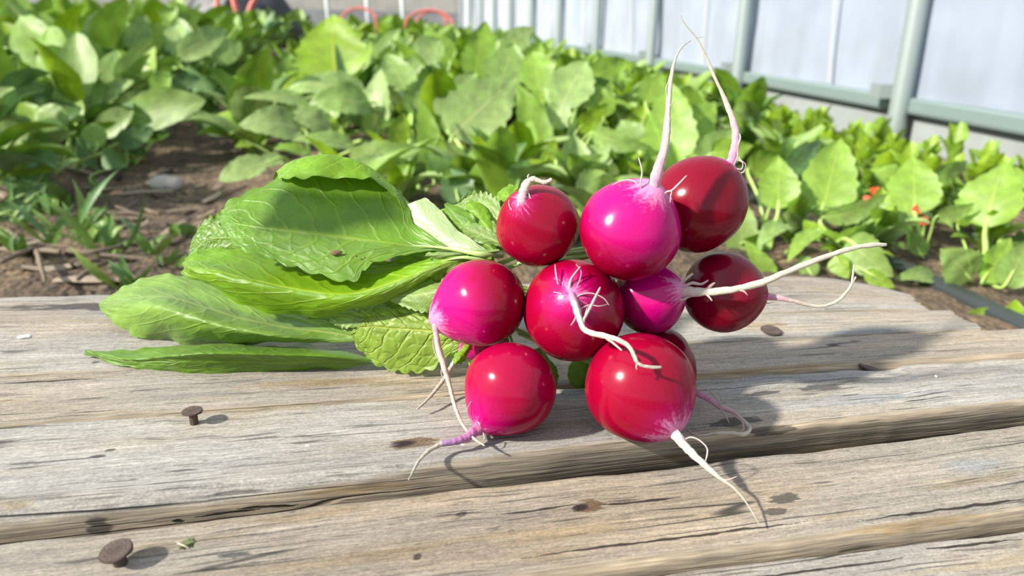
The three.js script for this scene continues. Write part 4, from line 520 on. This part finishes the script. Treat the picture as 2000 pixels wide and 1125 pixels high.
nearPlant('young radish plant at the right edge, its big leaf half in shade', [1900, 600, 0.88], [
  [1925, 446, 1962, 318, 116, 0.9, 0.92, 'radish', 'fresh', -0.25, 0.06], [1992, 395, 1985, 325, 66, 0.95, 0.97, 'radish', 'fresh', 0.3], [1895, 545, 1838, 485, 86, 0.82, 0.81, 'radish', 'soft', 0.3, 0.08], [1918, 550, 1975, 465, 64, 0.82, 0.83, 'radish', 'fresh', 0.4, 0.06], [1960, 560, 2010, 470, 70, 0.8, 0.8, 'radish', 'soft', 0.4], [1870, 440, 1890, 380, 44, 0.95, 0.97, 'radish', 'mid', 0.6], [1880, 640, 1930, 600, 50, 0.76, 0.75, 'radish', 'fresh', 0.5], [1975, 640, 1985, 585, 46, 0.74, 0.75, 'radish', 'lime', 0.4]]);
// plants that fill the beds: a few kinds, each made once, then cloned
function arcLeaf(kind, seed, L, Wd, e0, e1, pet) { // leaf of a rosette in the plane x-y, base at the origin
  const r = rng(seed), w = widthOf[kind], P = [V3(0, 0, 0)], N = 16; let a = e0;
  for (let i = 0; i < N; i++) { const q = i / N; a = lerp(e0, e1, q * q * (1.4 - 0.4 * q)); P.push(P[i].clone().add(V3(Math.cos(a), Math.sin(a), 0).multiplyScalar(L / N))); }
  const tw = (r() - 0.5) * 0.8, ser = kind === 'spoon' ? 0.02 : 0.07, cupK = 0.12 + 0.2 * r();
  return grid(N, 6, (u, v) => {
    const i = Math.round(u * N), q = (v - 0.5) * 2, t = clamp((u - pet) / (1 - pet)), e = Math.abs(q), hw = u < pet ? 0.035 * Wd + 0.03 * Wd * (u / pet) : Wd / 2 * Math.max(0.06, w(t)) * (1 + ser * Math.sin(t * 40 + (q > 0 ? 1 : 0)) + 0.2 * (vn(t * 4, q > 0 ? 2 : 6, seed) - 0.5));
    const A = P[Math.max(0, i - 1)], B = P[Math.min(N, i + 1)], d = B.clone().sub(A).normalize(), n = V3(-d.y, d.x, 0), roll = tw * u, c = V3(0, Math.sin(roll), Math.cos(roll));
    return { p: P[i].clone().addScaledVector(c, q * hw).addScaledVector(n, cupK * hw * e * e * 2 + 0.06 * Wd * (fbm(u * 5, v * 3, seed, 2) - 0.5)), uv: [u, v] };
  });
}
const D = Math.PI / 180;
const leafGeos = {};
for (const [k, list] of Object.entries({
  spoon: [[.17, .075, 75, 20, .38], [.20, .085, 82, 45, .36], [.15, .07, 60, -10, .4], [.19, .08, 70, 5, .35], [.12, .06, 45, -30, .4]],
  radish: [[.17, .07, 75, 15, .3], [.19, .075, 80, 40, .3], [.15, .065, 58, -20, .3], [.18, .07, 68, -5, .28], [.12, .055, 45, -35, .3]],
  frill: [[.10, .045, 78, 30, .25], [.12, .05, 84, 60, .25], [.09, .045, 60, 0, .25], [.11, .045, 70, 30, .2]],
})) leafGeos[k] = list.map((q, i) => arcLeaf(k === 'spoon' ? 'spoon' : k === 'radish' ? 'radish' : 'lobed', i * 5 + k.length * 31, q[0], q[1], q[2] * D, q[3] * D, q[4]));
const kindMats = { spoon: ['mid', 'soft', 'blue', 'fresh', 'pale', 'dark', 'lime'], radish: ['mid', 'soft', 'fresh', 'lime', 'pale', 'mid', 'dark'], frill: ['frill', 'lime', 'fresh', 'frill'] };
function makePlant(kind, seed, n) { const r = rng(seed), g = new THREE.Group(); for (let i = 0; i < n; i++) { const m = add('leaf', leafGeos[kind][Math.floor(r() * leafGeos[kind].length)], GR[kindMats[kind][Math.floor(r() * kindMats[kind].length)]], g); m.rotation.set(0, i * 2.4 + r() * 0.7, 0); const s = 0.75 + 0.45 * r(); m.scale.set(s, s * (0.9 + 0.25 * r()), s); } return g; }
const protos = { spoon: [1, 2, 3, 4, 5].map((s) => makePlant('spoon', s, 11)), radish: [6, 7, 8, 9, 10].map((s) => makePlant('radish', s, 11)), frill: [11, 12, 13, 14].map((s) => makePlant('frill', s, 9)) };
const oneMesh = {};
for (const k in protos) oneMesh[k] = protos[k].map((g) => { g.updateMatrixWorld(true); return mergeGeometries(g.children.map((m) => m.geometry.clone().applyMatrix4(m.matrix))); });
const pr = rng(404), inView = (p) => { const d = p.clone().sub(camera.position), z = d.dot(FWD); if (z < 0.3) return null; return [1000 + FPX * d.dot(RIGHT) / z, 562 - FPX * d.dot(UPV) / z, z]; };
const farSpots = { spoon: [], radish: [], frill: [] };
let counts = { spoon: 0, radish: 0, frill: 0 };
function fill(kind, name, w0, w1, s0, s1, step, size, label, cat, group, sMesh, sStuff, skip) {
  for (let s = s0; s < s1; s += step * (s > sStuff ? 1.35 : 1)) for (let w = w0; w < w1; w += step * (s > sStuff ? 1.35 : 1)) {
    const W = w + (pr() - 0.5) * step * 0.7, S = s + (pr() - 0.5) * step * 0.7, ry = pr() * 6.28, k = (typeof size === 'function' ? size(S) : size) * (0.8 + 0.4 * pr()), v = Math.floor(pr() * protos[kind].length), p = bed(W, S); p.y = GY + soilH(W, S) - 0.004;
    const q = inView(p.clone().setY(GY + 0.1)); if (!q || q[0] < -160 || q[0] > 2160 || q[1] > 760) continue;
    if (skip && skip(W, S, q, p)) continue;
    if (S > sStuff || counts[kind] >= 298) { farSpots[kind].push([p, ry, k, v]); continue; }
    counts[kind]++;
    let o;
    if (S < sMesh) { o = protos[kind][v].clone(); } else { const mats = kindMats[kind]; o = new THREE.Mesh(oneMesh[kind][v], GR[mats[Math.floor(pr() * mats.length)]]); o.castShadow = o.receiveShadow = true; }
    o.name = numbered(name); o.position.copy(p); o.rotation.y = ry; o.scale.setScalar(k); tag(o, label, cat, group); scene.add(o);
  }
}
const nearHand = (p, r) => near.some((n) => Math.hypot(n.x - p.x, n.z - p.z) < r);
fill('spoon', 'spoon_leaf_green', -5.6, -0.47, 0.75, 8.8, 0.155, 0.98, 'one of the many spoon-leaved greens filling the left bed behind the big near ones', 'plant', LEFT, 2.3, 3.4, (w, s, q, p) => nearHand(p, 0.09) || (s < 1.15 && w > -0.62) || (q[2] < 1.5 && q[0] > 420));
fill('radish', 'broad_leaf_green', -0.2, 0.42, 1.25, 8.8, 0.15, 0.88, 'one of the many broad-leaved greens filling the middle bed behind the big near ones', 'plant', MIDB, 2.3, 4.2, (w, s, q, p) => nearHand(p, 0.08) || (s < 1.5 && w < -0.1) || (s < 1.75 && pr() < 0.35));
fill('radish', 'young_radish_plant', 0.42, 0.86, 0.78, 8.8, 0.095, (s) => lerp(0.4, 0.74, smooth(1.1, 1.7, s)), 'one of the many smaller radish plants filling the right bed between the big ones', 'plant', RIGHTB, 2.1, 3.2, (w, s, q, p) => nearHand(p, 0.035) || (s < 1.0 && w < 0.5) || (q[1] > 600 && q[0] < 1900));
fill('radish', 'small_broad_leaf_green', 0.02, 0.46, 0.78, 1.25, 0.12, 0.62, 'one of the low greens growing directly behind the far plank', 'plant', 'low greens right behind the bench', 1.6, 3.2, (w, s, q, p) => nearHand(p, 0.05) || s < 0.85);
fill('frill', 'frilly_green', 0.84, 1.12, 1.1, 9, 0.062, (s) => lerp(0.5, 0.62, smooth(1.5, 2.5, s)), 'one of the small bright frilly greens in the strip along the film wall', 'plant', 'frilly greens along the film wall', 2.0, 3.6, null);
const dummy = new THREE.Object3D();
for (const [kind, label] of [['spoon', 'distant dense greens of the left bed'], ['radish', 'distant dense greens of the middle and right beds'], ['frill', 'distant frilly greens along the film wall']]) protos[kind].forEach((_, v) => {
  const L = farSpots[kind].filter((q) => q[3] === v); if (L.length < 9) return;
  const im = new THREE.InstancedMesh(oneMesh[kind][v], GR[kindMats[kind][v % 4]], L.length); im.name = numbered('distant_greens'); im.castShadow = im.receiveShadow = true; tag(im, label, 'greens', null, 'stuff');
  L.forEach((q, i) => { dummy.position.copy(q[0]); dummy.rotation.set(0, q[1], 0); dummy.scale.setScalar(q[2] * 1.15); dummy.updateMatrix(); im.setMatrixAt(i, dummy.matrix); }); scene.add(im);
});
// ---------------------------------------------------------------- small things on the soil
const lumpGeo = (size, seed, fl) => { const g = new THREE.IcosahedronGeometry(size, 3), a = g.attributes.position; for (let i = 0; i < a.count; i++) { const k = 0.8 + 0.4 * fbm(a.getX(i) / size + 4, a.getY(i) / size + a.getZ(i) / size + 7, seed, 3); a.setXYZ(i, a.getX(i) * k * 1.2, a.getY(i) * k * fl, a.getZ(i) * k); } g.computeVertexNormals(); return g; };
function pebble(px, py, size, col, label, seed, name = 'pebble', cat = 'stone') { const p = onPlane(px, py, GY), m = new THREE.Mesh(lumpGeo(size, seed, 0.75), std({ color: rgb(...col), roughness: 0.9 })); m.name = numbered(name); m.position.copy(p).setY(GY + size * 0.5); m.castShadow = m.receiveShadow = true; tag(m, label, cat); scene.add(m); }
pebble(325, 372, 0.02, [0.36, 0.32, 0.29], 'pale rounded stone lying alone on the soil path', 3);
pebble(270, 318, 0.014, [0.3, 0.2, 0.09], 'tan clod on the path beside the left greens', 5, 'clod', 'clod');
pebble(1985, 462, 0.013, [0.5, 0.36, 0.3], 'pinkish chip of stone on the soil at the right edge', 7); pebble(1962, 425, 0.014, [0.48, 0.38, 0.28], 'tan chip of stone behind the right-hand radish leaves', 8); pebble(1925, 455, 0.009, [0.5, 0.34, 0.3], 'small pink chip of stone between the right-hand stalks', 9); pebble(1850, 600, 0.008, [0.42, 0.33, 0.25], 'small brown stone behind the black edging', 10);
{
  const e = thing('edging_strip', bed(0.6, 0.8), 'straight black plastic edging along the right bed beside the bench end', 'edging');
  const s = new THREE.Shape([[-0.014, -0.02], [0.014, -0.02], [0.013, 0.016], [0.006, 0.02], [-0.006, 0.02], [-0.013, 0.016]].map((q) => new THREE.Vector2(...q)));
  const g = new THREE.ExtrudeGeometry(s, { depth: 1.5, bevelEnabled: false }); g.applyMatrix4(new THREE.Matrix4().makeBasis(ACR, V3(0, 1, 0), ROW.clone().negate()).setPosition(bed(0.6, 1.5, GY + 0.006)));
  part('strip', g, std({ color: rgb(0.03, 0.036, 0.036), roughness: 0.45 }), e);
  const redM = phy({ color: rgb(0.75, 0.1, 0.03), roughness: 0.6, transmission: 0.3, thickness: 0 });
  for (const [px, py, d, label, seed] of [[1715, 384, 0.93, 'crumpled orange-red scrap among the young radish leaves', 3], [1806, 421, 0.9, 'smaller orange-red scrap beside a leaf stalk', 4]]) {
    const c = at(px, py, d), t = thing('red_scrap', c, label, 'scrap'), r = rng(seed); for (let i = 0; i < (seed === 3 ? 5 : 2); i++) { const a = r() * 6, q = c.clone().add(V3((r() - 0.5) * 0.018, (r() - 0.5) * 0.014, (r() - 0.5) * 0.01)); part('flap', bladeAt(q, q.clone().add(V3(Math.cos(a) * 0.012, Math.sin(a) * 0.01, 0.004)), 0.012, r() - 0.5, 0.1, 'radish', seed + i), redM, t); }
    part('stem', tube([c.clone(), c.clone().setY((c.y + GY) / 2).add(V3(0.006, 0, -0.004)), c.clone().setY(GY)], [0.001, 0.001, 0.001], { seg: 10, sides: 5 }), stalkM, t);
  }
}
// dry strips of bark and twigs on the path
{
  const r = rng(91), mats = [[.23, .17, .12], [.3, .23, .16], [.17, .12, .085], [.36, .29, .21]].map((c) => std({ color: rgb(...c), roughness: 0.95, bumpMap: soilBump, bumpScale: 0.002 }));
  const chip = [1, 2, 3, 4, 5].map((s) => { const q = rng(s * 13), L = 0.03 + 0.04 * q(), W = 0.006 + 0.009 * q(); return grid(8, 4, (u, v) => { const a = v * 2 * Math.PI, w = W * Math.pow(Math.sin(Math.PI * clamp(u, 0.03, 0.97)), 0.35) * (0.7 + 0.6 * vn(u * 4, 2, s)); return { p: V3((u - 0.5) * L, 0.0022 * Math.sin(a) + 0.004 * Math.sin(u * 3 + s), w * 0.5 * Math.cos(a)), uv: [u, v * 0.2] }; }); });
  for (let i = 0; i < 90; i++) { const px = r() * 470, py = 330 + r() * 245, p = onPlane(px, py, GY + 0.003); const w = p.dot(ACR), s = p.dot(ROW); if (w > -0.12) continue; const m = new THREE.Mesh(chip[i % 5], mats[i % 4]); m.name = numbered('bark_strip'); m.position.copy(p).setY(GY + soilH(w, s) + 0.004); m.rotation.set((r() - 0.5) * 0.4, r() * 3.1, (r() - 0.5) * 0.3); const k = 0.6 + r() * 0.9; m.scale.set(k, 1, k); m.castShadow = m.receiveShadow = true; tag(m, 'dry brown bark strip scattered on the soil path', 'bark strip', 'bark strips on the soil path'); scene.add(m); }
  const tw = (L, label) => { const P = L.map((q) => onPlane(q[0], q[1], GY + 0.016)), m = new THREE.Mesh(undefined, mats[1]); const c = P[0].clone(); m.geometry = tube(P.map((p) => p.clone().sub(c)), P.map((_, i) => 0.0032 - 0.0005 * i), { seg: 24, sides: 7, wob: 0.4 }); m.position.copy(c); m.name = numbered('twig'); m.castShadow = m.receiveShadow = true; tag(m, label, 'twig'); scene.add(m); };
  tw([[0, 512], [40, 495], [85, 480], [140, 484]], 'dry twig lying across the lower left soil'); tw([[72, 488], [80, 520], [88, 550]], 'short forked twig pointing towards the bench'); tw([[130, 488], [180, 492], [240, 480], [265, 476]], 'long thin twig along the edge of the path'); tw([[150, 545], [190, 520], [235, 505]], 'dry twig slanting beside the grass shoots');
}
// grass shoots and seedlings at the edge of the path
{
  const gm = [bedLeaf(0.3, 0.48, 0.1), bedLeaf(0.4, 0.54, 0.12), bedLeaf(0.24, 0.42, 0.15)];
  const tuft = (px, py, n, h, label, seed, kind = 'narrow', wd = 0.0085) => { const c = onPlane(px, py, GY), t = thing('grass_tuft', c, label, 'grass'), r = rng(seed); for (let i = 0; i < n; i++) { const a = r() * 6.28, l = h * (0.5 + 0.7 * r()), b = c.clone().add(V3((r() - 0.5) * 0.02, 0, (r() - 0.5) * 0.02)), e = b.clone().add(V3(Math.cos(a) * l * 0.6, l * (0.5 + 0.5 * r()), Math.sin(a) * l * 0.6)); part('blade', bladeAt(b, e, wd * (0.7 + 0.6 * r()), r() * 1.2, 0.12, kind, seed + i, { down: 0.1, sun: 0.8 }), gm[i % 3], t); } };
  tuft(150, 455, 9, 0.09, 'grass tuft with upright blades at the left below the greens', 1); tuft(215, 505, 8, 0.08, 'spreading grass tuft in the middle of the lower left soil', 2); tuft(105, 480, 8, 0.07, 'low dark grass tuft beside the twig', 3); tuft(290, 500, 5, 0.06, 'thin grass shoots near the bunch leaves', 4); tuft(250, 565, 7, 0.06, 'grass tuft close behind the far plank', 5); tuft(30, 445, 8, 0.07, 'grass tuft at the left edge in the shade', 6); tuft(330, 520, 4, 0.05, 'few pale grass shoots beside the scalloped leaf tip', 7);
  tuft(205, 440, 5, 0.035, 'small round-leaved seedling on the path', 8, 'spoon', 0.02); tuft(365, 462, 3, 0.03, 'tiny lime seedling beside the bunch leaves', 9, 'spoon', 0.018); tuft(90, 420, 6, 0.05, 'broad-leaved seedling in the shade of the left greens', 10, 'spoon', 0.03); tuft(60, 395, 7, 0.07, 'broad-leaved weed below the left spoon-leaved greens', 12, 'spoon', 0.034); tuft(130, 400, 6, 0.06, 'pale weed leaning over the soil under the left greens', 13, 'spoon', 0.026); tuft(180, 480, 7, 0.05, 'short leafy weed among the grass tufts', 14, 'spoon', 0.016);
  tuft(40, 500, 6, 0.05, 'tufted weed at the lower left corner of the soil', 11);
}
// far away before the end wall: a covered heap with red handles, red hoops
{
  const blackM = std({ color: rgb(0.022, 0.024, 0.03), roughness: 0.5 }), redM = std({ color: rgb(0.5, 0.11, 0.08), roughness: 0.45 });
  const d = 6.2, c = at(470, 22, d), t = thing('covered_cart', c.clone().setY(GY), 'low cart under a black cover with red bent handles, far back', 'cart');
  part('cover', grid(24, 40, (u, v) => { const a = v * Math.PI * 2, th = u * Math.PI / 2, k = 1 + 0.12 * (fbm(Math.cos(a) * 2 + 4, u * 3 + Math.sin(a) * 2, 6, 3) - 0.5) * 2; return { p: c.clone().setY(GY).add(V3(Math.cos(a) * Math.cos(th) * 0.48 * k, 0.5 * Math.sin(th) * k, Math.sin(a) * Math.cos(th) * 0.3)) }; }), std({ color: rgb(0.022, 0.024, 0.03), roughness: 0.5, side: THREE.DoubleSide }), t);
  for (const q of [[[345, 12], [352, -6], [365, -30], [380, -60]], [[424, 26], [424, 4], [420, -25], [415, -60]], [[462, 28], [458, 10], [452, -20], [450, -60]], [[484, 30], [490, 12], [500, -10], [505, -60]]]) part('handle', pxTube(q.map((p) => [p[0], p[1], d - 0.42, 11]), { seg: 24, sides: 8 }), redM, t);
  const hoop = (x0, x1, yb, yt, dd, label) => { const b = at((x0 + x1) / 2, yb, dd), h = thing('red_hoop', b.clone().setY(GY), label, 'hoop'); const P = []; for (let i = 0; i <= 8; i++) { const a = Math.PI * i / 8; P.push(at(lerp(x0, x1, 0.5 - 0.5 * Math.cos(a)), lerp(yb, yt, Math.sin(a)), dd)); } P.unshift(P[0].clone().setY(GY)); P.push(P[P.length - 1].clone().setY(GY)); part('tube', tube(P, [0.009, 0.009], { seg: 50, sides: 8 }), redM, h); };
  hoop(668, 735, 40, 16, 5.6, 'wide red metal hoop left of the pale end-wall posts, far back'); hoop(792, 884, 50, 20, 5.4, 'red metal hoop nearest the pipe posts, far back'); hoop(815, 872, 46, 22, 6.0, 'red metal hoop just behind another, far back');
  for (const [x, y] of [[640, 30], [718, 34], [787, 44]]) { const p = at(x, y, 7.5); part('post', tube([p.clone().setY(GY), p.clone().setY(2.2)], [0.03, 0.03], { seg: 4, sides: 12 }), std({ color: rgb(0.6, 0.62, 0.62), roughness: 0.5 }), wallBack); }
}

{ // added unseen plant left of the bench, shaped to shade the bunch's top leaf
  const aim = at(628, 408, 0.332), c = aim.clone().addScaledVector(SUN, 0.165), far = c.clone().addScaledVector(SUN, 0.5), foot = far.clone().add(V3(-0.06, 0, 0.05)).setY(GY), t = thing('leafy_green', foot, 'added unseen broad-leaved plant beside the left end of the bench, put there to shade the top leaf', 'plant');
  const up = V3(0, 1, 0).addScaledVector(SUN, -SUN.y).normalize(), rt = new THREE.Vector3().crossVectors(up, SUN);
  const m = part('leaf', grid(30, 16, (u, v) => { const q = (v - 0.5) * 2, w = 0.0175 * Math.pow(Math.sin(Math.PI * clamp(u * 0.94 + 0.03)), 0.6) * (1 + 0.22 * Math.sin(u * 9 + (q > 0 ? 1 : 3))); return { p: c.clone().addScaledVector(up, (u - 0.5) * 0.036 + 0.004 * q).addScaledVector(rt, q * w + 0.007 * (u - 0.5)).addScaledVector(SUN, 0.003 * q * q), uv: [u, v] }; }), GR.dark, t);
  part('stalk', tube([foot.clone(), foot.clone().lerp(far, 0.6).add(V3(-0.02, 0, 0.02)), far, c.clone().addScaledVector(SUN, 0.2), c.clone().addScaledVector(up, -0.006)], [0.003, 0.0025, 0.0018, 0.001, 0.0006], { seg: 40, sides: 7 }), stalkM, t);
}
renderer.render(scene, camera);
